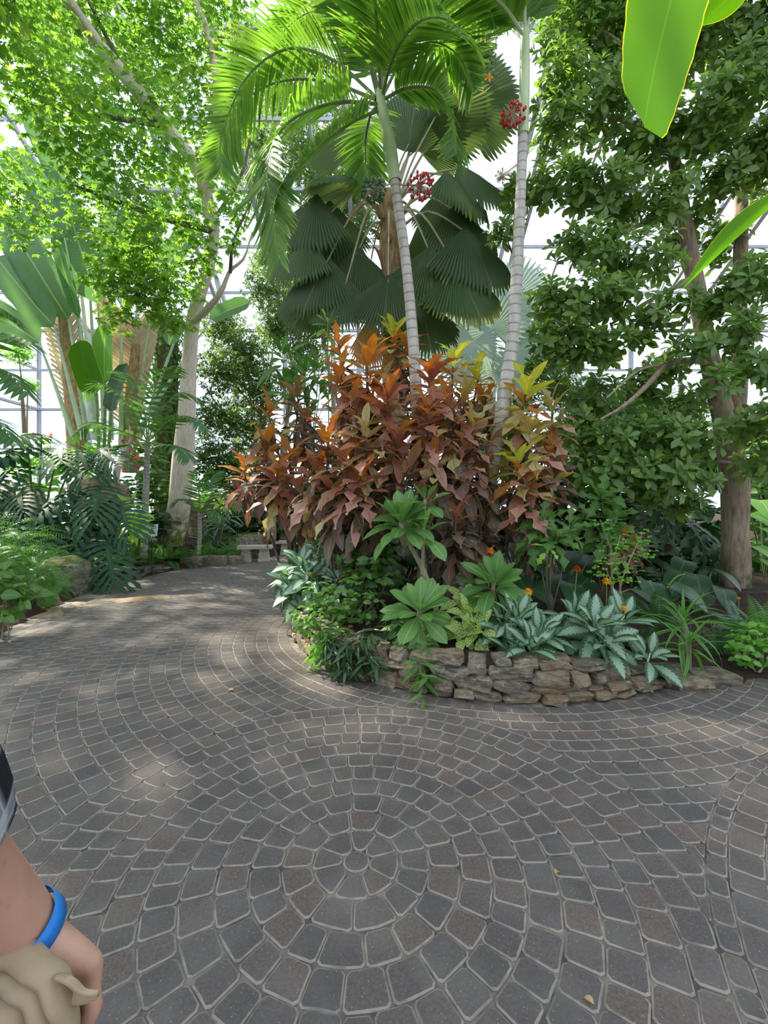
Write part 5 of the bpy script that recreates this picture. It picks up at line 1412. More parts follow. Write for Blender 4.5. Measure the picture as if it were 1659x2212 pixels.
# --- shade shrubs that close the view behind the planter
BIGD = leaf(.24, .11, ell(.85, .8), 4, 2, .2, .6)
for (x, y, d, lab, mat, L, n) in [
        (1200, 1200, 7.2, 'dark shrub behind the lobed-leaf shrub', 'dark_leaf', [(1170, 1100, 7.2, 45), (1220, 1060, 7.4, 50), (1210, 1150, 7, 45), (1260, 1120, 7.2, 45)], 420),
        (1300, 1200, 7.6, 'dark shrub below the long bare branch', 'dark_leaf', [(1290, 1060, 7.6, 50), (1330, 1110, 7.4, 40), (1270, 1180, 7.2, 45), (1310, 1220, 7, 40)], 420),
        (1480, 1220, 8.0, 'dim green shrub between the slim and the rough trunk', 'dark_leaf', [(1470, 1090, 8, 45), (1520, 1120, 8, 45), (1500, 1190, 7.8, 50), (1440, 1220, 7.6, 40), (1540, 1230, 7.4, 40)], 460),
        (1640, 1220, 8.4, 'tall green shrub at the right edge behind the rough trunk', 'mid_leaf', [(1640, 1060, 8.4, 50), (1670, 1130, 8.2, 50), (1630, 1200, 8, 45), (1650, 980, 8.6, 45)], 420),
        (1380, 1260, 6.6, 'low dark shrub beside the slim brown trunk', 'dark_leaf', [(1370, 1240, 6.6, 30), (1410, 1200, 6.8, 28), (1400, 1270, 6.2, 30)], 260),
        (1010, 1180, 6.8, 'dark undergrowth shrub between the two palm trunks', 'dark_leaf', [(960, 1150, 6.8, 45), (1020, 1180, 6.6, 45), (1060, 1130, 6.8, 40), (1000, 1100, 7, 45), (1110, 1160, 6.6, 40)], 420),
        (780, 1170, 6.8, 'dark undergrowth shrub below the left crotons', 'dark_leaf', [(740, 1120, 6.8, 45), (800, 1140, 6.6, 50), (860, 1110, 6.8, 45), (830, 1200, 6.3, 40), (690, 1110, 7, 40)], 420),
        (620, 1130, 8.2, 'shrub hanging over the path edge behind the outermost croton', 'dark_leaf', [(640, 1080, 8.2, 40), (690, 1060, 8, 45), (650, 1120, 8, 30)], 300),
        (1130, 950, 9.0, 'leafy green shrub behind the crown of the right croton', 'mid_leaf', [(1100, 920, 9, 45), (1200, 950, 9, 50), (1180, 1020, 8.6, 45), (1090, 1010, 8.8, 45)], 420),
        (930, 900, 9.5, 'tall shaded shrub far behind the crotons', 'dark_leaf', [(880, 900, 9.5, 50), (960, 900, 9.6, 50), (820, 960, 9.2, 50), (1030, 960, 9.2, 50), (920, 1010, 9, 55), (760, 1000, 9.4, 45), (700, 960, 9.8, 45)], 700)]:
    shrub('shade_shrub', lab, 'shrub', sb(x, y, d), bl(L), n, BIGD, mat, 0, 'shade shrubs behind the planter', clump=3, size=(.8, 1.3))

# --- flowers
g = 'orange and yellow flowers in the planter'
flower('orange ball flower behind the upright plumeria', at(1060, 1190, 4.3), sb(1065, 1290, 4.35), 'petal_orange', .045, g)
flower('yellow ball flower above the bushy silver aglaonema', at(1142, 1278, 3.85), sb(1140, 1340, 3.9), 'petal_yellow', .042, g)
flower('dark red and orange ball flower left of the feathery sapling', at(1247, 1229, 4.2), sb(1245, 1320, 4.25), 'petal_red', .046, g)
flower('flat golden flower behind the large-leaved aglaonema', at(1311, 1256, 4.1), sb(1312, 1330, 4.15), 'petal_yellow', .045, g)
flower('small yellow flower between the large-leaved aglaonema and the strappy plant', at(1349, 1315, 3.85), sb(1350, 1350, 3.9), 'petal_yellow', .03, g)
flower('small orange flower among the pale aglaonema leaves', at(674, 1241, 5.0), sb(680, 1290, 5.1), 'petal_orange', .032, g)
flower('tiny orange flower at the path edge by the benches', at(662, 1190, 5.4), sb(670, 1240, 5.45), 'petal_orange', .022, g)
flower('small red flower cluster low on the lantana by the path', at(681, 1365, 4.45), sb(690, 1385, 4.5), 'petal_scarlet', .022, g)
flower('small red flower cluster on the lantana above the wall', at(735, 1322, 4.4), sb(738, 1345, 4.45), 'petal_scarlet', .02, g)
flower('small pink flower under the front plumeria', at(832, 1320, 4.05), sb(835, 1345, 4.1), 'petal_magenta', .03, g)
flower('orange-tipped bud at the foot of the rough trunk', at(1596, 1292, 4.6), sb(1600, 1330, 4.65), 'petal_orange', .02, g)
croton('orange and red bromeliad-like croton glimpsed in front of the slatted wall', at(1350, 1260, 6.4), [(1345, 1150, 6.3, 26, .8, 'orange'), (1375, 1165, 6.3, 20, .7, 'red')])

# flowering vine hanging beside the bent palm
p0 = at(1045, -140, 5.05)
fv = thing('hanging_vine', 'thin hanging vine with an orange flower left of the bent palm crown', 'vine', p0)
P = [p0, at(1050, -20, 5.05), at(1072, 80, 5.0), at(1060, 130, 5.0), at(1055, 168, 5.0)]
tube_obj('stem', P, [.006, .004], G['green_stem'], fv, n=14, sides=5)
vl = lm('leaf', MDL, 'light_leaf')
C_ = curve_pts(P, 14)
for i in range(3, 15):
    link('leaf', vl, fv, xf(C_[i] - p0, frame((U(-1, 1), U(-.6, .2), U(-.5, .4)), (0, -.5, 1)), U(.7, 1.0)))
pt = lm('petal', leaf(.06, .035, obov, 4, 2, .3, .7), 'petal_orange')
for i in range(5):
    a = i * 1.257; link('petal', pt, fv, xf(C_[14] - p0, frame((math.cos(a), -.4, math.sin(a)), (0, -1, 0)), 1))

# ================================================================== THE LEFT BED
# --- split-leaf philodendrons
PH = [lobed_blade(1.0, 9, .95, s) for s in (1, 2)]
PHM = [lm('leaf', T, 'philodendron_leaf') for T in PH]
def philodendron(label, base, L):
    base = Vector(base); base.z = soil_h(base.x, base.y)
    root = thing('philodendron', label, 'philodendron', base, 'split-leaf philodendrons in the left bed')
    for i, (x, y, d, dx, dz, s) in enumerate(L):
        p = at(x, y, d)
        link('leaf', PHM[i % 2], root, xf(p - base, frame((dx, -.75, dz), (0, -.55, 1), U(-.25, .25)), s))
        tube_obj('petiole', [base + Vector((U(-.1, .1), U(-.1, .1), 0)), base.lerp(p, .55) + Z * .12, p], [.028, .016], G['green_stem'], root, n=8, sides=6)
philodendron('huge philodendron with drooping split leaves over the slate wall', at(180, 1170, 9.0), [(100, 1120, 8.4, .1, -.75, 1.0), (190, 1150, 8.3, .35, -.7, 1.0), (215, 1050, 8.6, .35, -.45, .95), (150, 1060, 8.5, -.3, -.4, .9), (260, 1085, 8.6, .55, -.5, .9), (120, 1140, 8.2, -.3, -.7, .9), (230, 1170, 8.1, .6, -.7, .95), (190, 1090, 8.6, 0, -.6, .8), (160, 1180, 8.3, .2, -.9, .8)])
philodendron('philodendron with high dark leaves in front of the traveller palms', at(80, 1130, 9.6), [(130, 960, 9.3, .5, -.2, 1.1), (60, 965, 9.2, -.3, -.2, 1.1), (170, 975, 9.1, .7, -.35, 1.0), (20, 975, 9.2, -.5, -.3, 1.0), (90, 940, 9.8, .1, 0, 1.0), (30, 1010, 9.0, .1, -.5, .9), (215, 970, 9.2, .8, -.3, .9)])
philodendron('philodendron at the left edge with leaves hanging near the fluffy fern', at(0, 1150, 8.6), [(15, 1095, 8.2, .4, -.6, .9), (-30, 1060, 8.4, .2, -.4, 1.0), (40, 1050, 8.4, .6, -.4, .9), (-20, 1120, 8.1, .3, -.7, .9), (60, 1100, 8.3, .5, -.6, .9)])
# --- fluffy fern and bush by the path
FLF = fern_blade(16, 1.0, .34, 1.0)
base = sb(60, 1240, 6.6)
ff = thing('asparagus_fern', 'fluffy feathery fern mound at the left beside the path', 'fern', base)
ms = []
for p, d in blob_points(bl([(60, 1190, 6.6, 60), (110, 1230, 6.5, 50), (20, 1160, 6.8, 50), (40, 1240, 6.4, 60), (100, 1270, 6.4, 35), (-30, 1200, 6.6, 60), (85, 1155, 6.9, 30)]), 520, .7, .3):
    az = U(0, 6.28); o = d * .8 + Vector((math.cos(az), math.sin(az), -.1))
    ms.append(xf(p - base, frame(o, d + Z), U(.22, .38)))
me = lm('frond', FLF, 'fern_leaf')
ms.sort(key=lambda m: m.translation.y)
put_leaves(ff, 'frond', [(me, m) for m in ms[:240]])
foliage(ff, 'foliage', fern_blade(8, 1.0, .34, 1.0), 'fern_leaf', ms[240:])
shrub('leafy_bush', 'broad-leaved green bush at the left edge in front of the fluffy fern', 'bush', sb(10, 1330, 5.1), bl([(20, 1260, 5.0, 40), (50, 1290, 4.9, 30), (0, 1300, 4.9, 45), (-40, 1260, 5.0, 60), (10, 1210, 5.3, 30), (20, 1330, 4.8, 25), (-150, 1240, 5.2, 80), (-280, 1230, 5.3, 90)]), 380, leaf(.17, .11, ell(.75, .8), 5, 2, .2, .7), 'mid_leaf', 210, clump=2, sr=.008)
# --- palm leaf poking in at the left edge
b = at(-140, 1150, 6.5); b.z = soil_h(b.x, b.y)
ep = thing('edge_palm', 'dark broad palm leaves poking in from the left edge', 'palm tree', b)
tube_obj('trunk', [b - Z * .1, at(-140, 900, 6.5)], [.08, .06], G['palm_trunk_dark'], ep, n=6, sides=10)
for P in ([(-140, 890, 6.5), (-80, 760, 6.3), (0, 720, 6.1), (70, 740, 5.9)], [(-140, 890, 6.5), (-70, 800, 6.2), (10, 800, 6.0), (60, 850, 5.9)], [(-140, 890, 6.5), (-90, 700, 6.6), (-20, 660, 6.7), (40, 690, 6.8)], [(-140, 890, 6.5), (-90, 900, 6.2), (-20, 900, 6.0), (30, 950, 5.9)]):
    feather_frond(ep, [at(*p) for p in P], 16, .5, .085, 'palm_leaflet_dark', True, (.014, .004), vee=.2, droop=.3)
# --- young feather palms
def young_palm(label, base, crown, fronds, n, L, W, d, tr=(.09, .06), mat='palm_leaflet_dark'):
    base = Vector(base); base.z = soil_h(base.x, base.y)
    root = thing('young_palm', label, 'palm tree', base, 'young palms in the left bed')
    c = at(*crown)
    tube_obj('trunk', [base - Z * .05, base.lerp(c, .5), c], list(tr), G['palm_trunk_dark'], root, n=12, sides=10)
    for P in fronds:
        feather_frond(root, [c] + [at(*p) for p in P], n, L, W, mat, True, (.02, .005), vee=.3, droop=.3)
young_palm('young palm with a slim ringed trunk and broad leaflets before the traveller palms', at(310, 1130, 10.5), (319, 955, 10.5), [[(325, 880, 10.4), (345, 815, 10.3), (380, 790, 10.2)], [(280, 880, 10.2), (225, 830, 10), (180, 850, 9.9)], [(260, 930, 10), (200, 915, 9.8), (150, 950, 9.7)], [(365, 910, 10.3), (410, 900, 10.2), (450, 930, 10.1)], [(350, 960, 10), (385, 965, 9.8), (410, 990, 9.7)], [(310, 880, 10.8), (290, 820, 11), (250, 800, 11.1)], [(290, 960, 10), (250, 965, 9.8), (215, 1000, 9.7)], [(345, 890, 10.8), (390, 850, 11), (430, 860, 11.1)]], 16, .62, .075, 10.5)
young_palm('smallest young palm just right of the thick pale trunk', at(430, 1200, 11.5), (432, 1108, 11.5), [[(430, 1065, 11.4), (420, 1020, 11.3)], [(460, 1070, 11.3), (500, 1075, 11.2), (520, 1100, 11.1)], [(400, 1080, 11.4), (375, 1085, 11.3)], [(455, 1100, 11.2), (485, 1120, 11.1)], [(450, 1050, 11.7), (470, 1020, 11.9)]], 14, .5, .06, 11.5, (.055, .045))
# --- red-flowered sapling
b = sb(255, 1110, 11.2)
rs = thing('flowering_sapling', 'crooked pale sapling with scarlet flowers and feathery leaves', 'small tree', b)
tube_obj('trunk', [b - Z * .05, at(250, 1080, 11.2), at(252, 1030, 11.2), at(262, 990, 11.2), at(270, 975, 11.2)], [.08, .07, .06], G['bark_pale'], rs, n=12, sides=8)
for P in ([(268, 980, 11.2), (258, 955, 11.2), (262, 930, 11.2)], [(270, 975, 11.2), (282, 950, 11.1), (280, 920, 11.1)]): tube_obj('branch', [at(*p) for p in P], [.045, .02], G['bark_pale'], rs, n=6, sides=7)
me = lm('frond', FERN, 'fern_leaf')
for (x, y, dx, dz) in [(262, 930, -1, .2), (262, 930, -.6, .6), (280, 920, 1, .2), (280, 920, .7, .5), (270, 925, 0, 1), (262, 935, -1, -.2), (280, 925, 1, -.1)]:
    link('frond', me, rs, xf(at(x, y, 11.1) - b, frame((dx, -.3, dz), (0, -.5, 1)), .75))
pet = lm('flower', leaf(.24, .14, oval, 5, 2, .3, .6), 'petal_scarlet')
for (x, y) in [(278, 992), (285, 996), (292, 988), (275, 1000), (288, 1003)]: link('flower', pet, rs, xf(at(x, y, 10.9) - b, frame((U(.2, 1), -.5, U(-.4, .3)), (0, -1, .5)), 1))
for i, (x, y) in enumerate([(72, 940), (110, 942)]):
    o = flower(['scarlet flower peeking above the high philodendron leaves', 'second scarlet flower nearer the traveller palm trunk'][i], at(x, y, 10.6), sb(x, 1100, 10.7), 'petal_scarlet', .09, 'scarlet flowers on the left', 2, petals=20)
# --- lime shoot and low ground cover
clump('lime_shrub', 'lime-green broad-leaved shoot beside the white sign', 'shrub', at(282, 1190, 9.4), [(282, 1090, 9.4, 13, 1.45), (290, 1130, 9.3, 11, 1.3), (270, 1125, 9.5, 8, 1.2)], 'lime_leaf', 1.0, (65, -45), None, 'green_stem', [leaf(.30, .10, lance, 6, 2, .2, b_) for b_ in (.5, .9, 1.2)])
clump('lime_shrub', 'small lime rosette on the bank right of the thick trunk', 'shrub', at(475, 1120, 13.5), [(475, 1080, 13.4, 12, 1.4)], 'lime_leaf', 1.0, (65, -20), None, 'green_stem', [leaf(.30, .08, lance, 6, 2, .2, b_) for b_ in (.5, .9, 1.2)])
FERNS = [(300, 1218, 10.5, .7), (335, 1212, 10.8, .7), (365, 1208, 10.9, .75), (400, 1204, 11.0, .8), (440, 1203, 11.6, .75), (470, 1200, 11.8, .75), (500, 1196, 12.2, .75), (270, 1205, 9.8, .7), (290, 1170, 10.6, .75), (350, 1175, 11.8, .8), (470, 1150, 13, .9), (510, 1150, 13.5, .9), (450, 1175, 12.5, .8), (240, 1200, 9.6, .7), (540, 1165, 14, .9)]
FW = ['fern left of the slate wall top', 'fern at the slate wall below the sign', 'fern in front of the thick pale trunk', 'fern right at the foot of the pale trunk', 'fern by the smallest young palm', 'fern on the bank above the long edging stone', 'fern beside the front bench', 'fern below the lime shoot', 'fern behind the white sign', 'fern behind the pale trunk base',
      'tall fern on the bank in the middle distance', 'tall fern behind the front bench', 'fern between pale trunk and bench bank', 'fern under the drooping philodendron', 'fern on the rise behind the two benches']
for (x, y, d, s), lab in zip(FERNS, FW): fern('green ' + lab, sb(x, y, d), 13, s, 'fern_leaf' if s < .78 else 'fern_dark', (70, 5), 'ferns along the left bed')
# --- shrubs of the bank and behind the benches
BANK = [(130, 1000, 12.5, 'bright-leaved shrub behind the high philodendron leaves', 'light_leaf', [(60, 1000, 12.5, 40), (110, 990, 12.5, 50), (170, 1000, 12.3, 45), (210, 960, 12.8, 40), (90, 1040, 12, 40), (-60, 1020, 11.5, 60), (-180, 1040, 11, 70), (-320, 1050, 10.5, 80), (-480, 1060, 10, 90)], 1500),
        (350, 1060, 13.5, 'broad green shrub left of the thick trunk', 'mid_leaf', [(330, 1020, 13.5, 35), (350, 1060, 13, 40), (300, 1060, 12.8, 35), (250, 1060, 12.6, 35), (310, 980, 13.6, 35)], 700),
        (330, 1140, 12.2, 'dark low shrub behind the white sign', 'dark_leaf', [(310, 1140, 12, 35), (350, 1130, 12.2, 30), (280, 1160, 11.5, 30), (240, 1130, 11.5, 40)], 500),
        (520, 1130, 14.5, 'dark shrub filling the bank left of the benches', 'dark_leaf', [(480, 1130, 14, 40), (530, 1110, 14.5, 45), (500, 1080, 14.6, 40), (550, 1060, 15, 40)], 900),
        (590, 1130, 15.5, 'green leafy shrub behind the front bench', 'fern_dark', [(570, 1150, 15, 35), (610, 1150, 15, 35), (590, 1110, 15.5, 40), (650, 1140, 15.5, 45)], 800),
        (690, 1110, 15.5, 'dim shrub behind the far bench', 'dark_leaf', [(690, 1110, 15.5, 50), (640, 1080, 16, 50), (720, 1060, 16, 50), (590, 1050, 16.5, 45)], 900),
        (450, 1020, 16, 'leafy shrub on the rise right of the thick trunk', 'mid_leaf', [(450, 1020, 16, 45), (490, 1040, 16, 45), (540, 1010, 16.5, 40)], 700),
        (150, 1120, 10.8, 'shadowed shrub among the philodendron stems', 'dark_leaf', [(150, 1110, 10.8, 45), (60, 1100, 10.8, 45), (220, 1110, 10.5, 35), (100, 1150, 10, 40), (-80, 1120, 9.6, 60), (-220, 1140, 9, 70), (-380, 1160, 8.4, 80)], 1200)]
BIGL = leaf(.22, .10, ell(.85, .8), 3, 2, .2, .6)
for x, y, d, lab, mat, L, n in BANK:
    shrub('bank_shrub', lab, 'shrub', sb(x, y, d), bl(L), n, BIGL, mat, 0, 'shrubs of the left bank', clump=3, size=(.8, 1.4))
clump('purple_cordyline', 'purple-red cordyline behind the outermost croton', 'cordyline', at(515, 1150, 14), [(515, 1060, 14, 22, 1.7), (500, 1080, 13.9, 16, 1.5)], 'purple_leaf', 1.0, (75, -30), None, 'bark_twig', [leaf(.36, .07, lance, 6, 2, .2, b_) for b_ in (.4, .8, 1.1)])
for i, (x, y, d) in enumerate([(470, 1150, 12.9), (660, 1150, 14.6)]):
    strappy('bamboo_lily', ['silvery-edged strap plant on the bank above the front bench', 'silvery strap plant behind the far bench'][i], at(x, y + 40, d), [(x, y - 20, d, 18, 1.2), (x + 20, y - 40, d, 16, 1.2), (x - 25, y - 5, d, 14, 1.0)], 'fern_blue', .5, .05, 'strap plant')
# mossy posts and white flowers by the benches
for i, (x, w, d) in enumerate([(586, .17, 14.2), (610, .15, 14.8)]):
    b = sb(x, 1190, d)
    props(tube_obj('mossy_trunk', [b - Z * .1, at(x, 1060, d), at(x + (4 if i else -3), 930, d)], [w, w * .85, w * .7], G['bark_brown'], None, None, 10, 10), ['mossy bare trunk behind the front bench', 'second mossy trunk standing just right of the first'][i], 'tree trunk', 'mossy trunks by the benches')
for i, (x, y, d) in enumerate([(559, 1153, 13.8), (587, 1155, 13.9), (576, 1152, 13.7)]):
    flower(['white flower left of the mossy trunk', 'white flower at the foot of the mossy trunk', 'white flower between the other two by the bench'][i], at(x, y, d), sb(x, 1180, d), 'petal_white', .07, 'small pale flowers behind the front bench', 2, petals=16)
flower('pale yellow flower right of the mossy trunks', at(636, 1155, 13.8), sb(636, 1180, 13.8), 'petal_yellow', .05, 'small pale flowers behind the front bench', 2, petals=16)

# ================================================================== FURNITURE OF THE PLACE
def rough_block(lx, ly, lz, mat, name, taper=1.0, seedv=0.0, rough=.03):
    bm = bmesh.new(); bmesh.ops.create_cube(bm, size=1); bmesh.ops.subdivide_edges(bm, edges=bm.edges[:], cuts=3, use_grid_fill=True)
    for v in bm.verts:
        k = taper + (1 - taper) * (0.5 - v.co.z)
        n = noise.noise_vector(v.co * 5 + Vector((seedv, 0, 0))) * rough
        v.co = Vector((v.co.x * lx * k, v.co.y * ly * k, v.co.z * lz)) + n * lx * .6
    me = bpy.data.meshes.new(name); bm.to_mesh(me); bm.free(); me.materials.append(mat); return me
def bench(label, c, rz, L=.92):
    root = thing('stone_bench', label, 'bench', c, 'stone benches by the path'); root.rotation_euler = (0, 0, rz)
    o = link('seat', rough_block(L, .42, .085, G['bench_stone'], 'seat', 1.0, U(0, 9), .02), root); o.location = (0, 0, .385)
    for s in (-1, 1):
        o = link('leg', rough_block(.30, .26, .36, G['bench_stone'], 'leg', .72, U(0, 9), .02), root); o.location = (s * L * .26, 0, .17)
    return root
p = ground(549, 1213); bench('rough stone bench nearer the camera at the bend of the path', (p.x, p.y + .1, 0), R(8))
p = ground(632, 1199); bench('second stone bench farther back, half hidden by planter leaves', (p.x + .05, p.y + .1, 0), R(-4), 1.1)
# plant sign
p = at(327, 1147, 9.6)
sg = thing('plant_sign', 'small white plant identification sign on a stake under the pale trunk', 'sign', (p.x, p.y, soil_h(p.x, p.y)))
zz = p.z - sg.location.z
Mx = Matrix.Translation((0, 0, zz)) @ Matrix.Rotation(R(-9), 4, 'Y') @ Matrix.Rotation(R(-28), 4, 'X')
o = link('panel', mesh('panel', boxV(-.135, .135, -.006, .006, -.145, .145), BOXF, G['sign_white'], smooth=False), sg, Mx)
for (x, z, w, h) in [(-.06, .05, .05, .045), (.01, .06, .05, .05), (.055, .045, .05, .04), (-.075, .035, .03, .03), (-.06, -.055, .05, .05), (-.01, -.07, .045, .04), (.03, .02, .02, .02)]:
    V = [(x + math.cos(a) * w * .5 * U(.6, 1.1), -.0075, z + math.sin(a) * h * .5 * U(.6, 1.1)) for a in [i * math.pi / 4 for i in range(8)]]
    link('print', mesh('print', V, [list(range(8))], G['sign_ink'], smooth=False), o)
for z in (.115, .10): link('print', mesh('print', boxV(-.09, .09, -.0078, -.0072, z - .003, z + .003), BOXF, G['sign_ink'], smooth=False), o)
tube_obj('stake', [Vector((sg.location.x, p.y + .02, sg.location.z - .1)), Vector((p.x, p.y + .03, p.z))], [.012, .012], G['dark_metal'], sg, n=3, sides=6)
# second, edge-on sign by the trunk
p = at(353, 1143, 10.2)
sg = thing('label_plate', 'dark plant label plate seen edge-on beside the pale trunk', 'sign', (p.x, p.y, soil_h(p.x, p.y)))
link('panel', mesh('panel', boxV(-.12, .12, -.1, .1, -.008, .008), BOXF, G['dark_metal'], smooth=False), sg, Matrix.Translation((0, 0, p.z - sg.location.z)))
tube_obj('stake', [sg.location - Z * .1, Vector((p.x, p.y, p.z))], [.012, .012], G['dark_metal'], sg, n=3, sides=6)
# blue railing and slatted shed behind the planter
x0, x1, d = at(1040, 1145, 8.6).x, at(1215, 1145, 8.6).x, 8.6
rl = thing('railing', 'blue-grey metal railing behind the bent palm trunk', 'railing', (x0, d, soil_h(x0, d)))
zt = at(1100, 1142, d).z - rl.location.z
link('top_rail', mesh('top_rail', bar((0, 0, zt), (x1 - x0, 0, zt), .07, .05), BOXF, G['rail_blue'], smooth=False), rl)
link('bottom_rail', mesh('bottom_rail', bar((0, 0, .15), (x1 - x0, 0, .15), .04), BOXF, G['rail_blue'], smooth=False), rl)
for i in range(9):
    x = (x1 - x0) * i / 8
    link('post' if i % 4 == 0 else 'baluster', mesh('baluster', bar((x, 0, -.1), (x, 0, zt), .05 if i % 4 == 0 else .02), BOXF, G['rail_blue'], smooth=False), rl)
x0, x1, d = at(1325, 1145, 10.5).x, at(1440, 1145, 10.5).x, 10.5
sh = thing('slatted_screen', 'dark brown slatted wooden screen glimpsed behind the feathery sapling', 'wooden screen', (x0, d, soil_h(x0, d)))
for i in range(16):
    z = .1 + i * .115
    link('slat', mesh('slat', boxV(0, x1 - x0, -.012, .012, z, z + .1), BOXF, G['slat_brown'], smooth=False), sh)
for x in (0, x1 - x0): link('post', mesh('post', boxV(x - .05, x + .05, .012, .11, -.1, 1.95), BOXF, G['slat_brown'], smooth=False), sh)
# fallen leaves on the paving
fl = leaf(.05, .025, oval, 4, 2, .4, .9)
for i, (x, y, lab) in enumerate([(1200, 1893, 'curled pale fallen leaf in the sunny patch'), (1283, 2178, 'brown fallen leaf near the bottom edge of the paving'), (395, 1270, 'dry fallen leaf on the far path'), (312, 1250, 'pale fallen petal near the slate wall'), (505, 1493, 'white petal on the paving left of the circle')]):
    p = ground(x, y)
    o = link('fallen_leaf', lm('fallen_leaf', fl, 'dead_leaf')); o.matrix_basis = xf(p + Z * .012, frame((U(-1, 1), U(-1, 1), 0)), .9 if i < 2 else 1.6)
    props(o, lab, 'fallen leaf', 'fallen leaves on the paving')
# near banana leaves hanging in at the upper right
b = Vector((4.35, 4.35, soil_h(4.35, 4.35)))
bn = thing('banana_plant', 'large banana leaf with yellow edges hanging in close at the top right', 'banana plant', b)
tube_obj('stem', [b - Z * .1, b + Vector((-.05, -.1, 1.4)), b + Vector((-.15, -.3, 2.7))], [.14, .12, .07], G['crownshaft'], bn, n=10, sides=14)
tp = b + Vector((-.15, -.3, 2.6))
BT = leaf(1.0, 1.0, lambda v: (1 - .42 * max(0, (v - .45) / .55) ** 1.4) * max(0, 1 - max(0, (v - .86) / .14) ** 3) ** .5, 20, 8, .06, .45, .006, 7)
p, q = at(1520, -230, 2.35), at(1350, 300, 2.2)
link('leaf_blade', lm('leaf_blade', BT, 'banana_leaf'), bn, xf(p - b, frame(q - p, Vector((-.25, .9, .55))), (236 * 2.3 / FPX, (q - p).length * 1.03, (q - p).length * .4)))
tube_obj('petiole', [tp, tp + Vector((-.5, -.6, 1.4)), (tp + p) / 2 + Z * 1.25, p + Vector((.12, .05, .18)), p], [.05, .04, .03, .02], G['green_stem'], bn, n=14, sides=8)
p, q = at(1720, 400, 2.5), at(1462, 626, 2.35)
link('leaf_blade', lm('leaf_blade', leaf(1.0, 1.0, lance, 12, 4, .5, .2), 'banana_leaf'), bn, xf(p - b, frame(q - p, Vector((.5, .5, .9))), (.11, (q - p).length, (q - p).length * .3)))
tube_obj('petiole', [tp, tp + Vector((-.3, -.7, .5)), p], [.04, .03, .015], G['green_stem'], bn, n=10, sides=7)
p, q = at(1640, -60, 2.6), at(1500, 60, 2.7)
link('leaf_blade', lm('leaf_blade', leaf(1.0, 1.0, lance, 12, 4, .3, .2), 'banana_leaf'), bn, xf(p - b, frame(q - p, Vector((.2, .8, .6))), (.16, (q - p).length, (q - p).length * .3)))
tube_obj('petiole', [tp, tp + Vector((-.5, -.5, 1.2)), p], [.04, .03, .015], G['green_stem'], bn, n=10, sides=7)

# ================================================================== THE PERSON WALKING AT THE LEFT
def skinmat(name):
    t = NT(name)
    n = t.noise(9.0, t.pos(), 4)
    col = t.mix(t.step(n, .35, .7), (0.42, 0.225, 0.155), (0.52, 0.30, 0.215))
    col = t.mix(t.step(t.noise(60.0, t.pos(), 2), .62, .75, 0, .35), col, (0.27, 0.12, 0.08))
    p = t.n('ShaderNodeBsdfPrincipled'); t.put(p.inputs['Base Color'], col); p.inputs['Roughness'].default_value = .5
    p.inputs['Subsurface Weight'].default_value = .12; p.inputs['Subsurface Radius'].default_value = (.02, .008, .004); p.inputs['Subsurface Scale'].default_value = .3
    t.put(p.inputs['Normal'], t.bump(t.noise(220.0, t.pos(), 3), .18, .002))
    return t.end(p.outputs[0])
def plaidmat(name):
    t = NT(name)
    x = t.n('ShaderNodeSeparateXYZ'); t.put(x.inputs[0], t.coord('UV'))
    def stripes(c, f, lo, hi): return t.step(t.math('PINGPONG', t.math('MULTIPLY', c, f), .5), lo, hi)
    a = t.math('ADD', stripes(x.outputs[0], 3.0, .18, .26), stripes(x.outputs[1], 13.0, .18, .26))
    col = t.mix(t.math('MULTIPLY', a, .5), (.014, .015, .02), (.50, .52, .58))
    b = t.math('MAXIMUM', stripes(x.outputs[0], 6.0, .47, .49), stripes(x.outputs[1], 26.0, .47, .49))
    col = t.mix(t.math('MULTIPLY', b, .6), col, (.5, .52, .58))
    w = t.noise(400.0, t.coord('UV'), 2)
    return t.end(t.bsdf(t.mix(t.step(w, .3, .7, 0, .3), col, (.05, .05, .06)), .9, .1, t.bump(w, .3, .001)))
G['skin'] = skinmat('skin'); G['plaid'] = plaidmat('plaid')
M_('trousers', plain, (.06, .065, .08), (.08, .085, .1), 30, .9); M_('hair', plain, (.05, .035, .02), (.09, .06, .04), 40, .6); M_('shoe', plain, (.05, .04, .035), (.08, .06, .05), 20, .7)
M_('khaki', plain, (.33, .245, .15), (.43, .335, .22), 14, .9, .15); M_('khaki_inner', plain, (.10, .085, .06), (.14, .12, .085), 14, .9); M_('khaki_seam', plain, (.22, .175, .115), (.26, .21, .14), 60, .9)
M_('band_blue', plain, (.012, .17, .58), (.018, .20, .64), 6, .35); M_('eye_white', plain, (.7, .7, .68), rough=.3)

FT = Vector((-.66, .26, 0))
per = thing('person', 'person in a plaid shirt with a blue wristband, arm reaching in at the left edge', 'person', FT)
sh_, el_, wr_ = Vector((-.475, .30, 1.50)), Vector((-.428, .385, 1.235)), at(60, 2012, .468)
KN = [at(200, 2084, .478), at(186, 2114, .486), at(163, 2142, .492), at(138, 2162, .497)]
TB = []
def cap(P, rad, n=10, sides=12, flat=1.0):
    P = [Vector(p) for p in P]
    d0 = (P[0] - P[1]).normalized(); d1 = (P[-1] - P[-2]).normalized()
    V, F, uv, r = tube(P, rad, n, sides, 0, flat)
    w = sides + 1
    V = list(map(tuple, V)); F = [list(f) for f in F]
    V.append(tuple(P[0] + d0 * rad[0] * .7)); V.append(tuple(P[-1] + d1 * rad[-1] * .7)); a, b = len(V) - 2, len(V) - 1
    F += [[k + 1, k, a] for k in range(sides)] + [[n * w + k, n * w + k + 1, b] for k in range(sides)]
    TB.append((V, F))
hip = Vector((-.66, .26, .98))
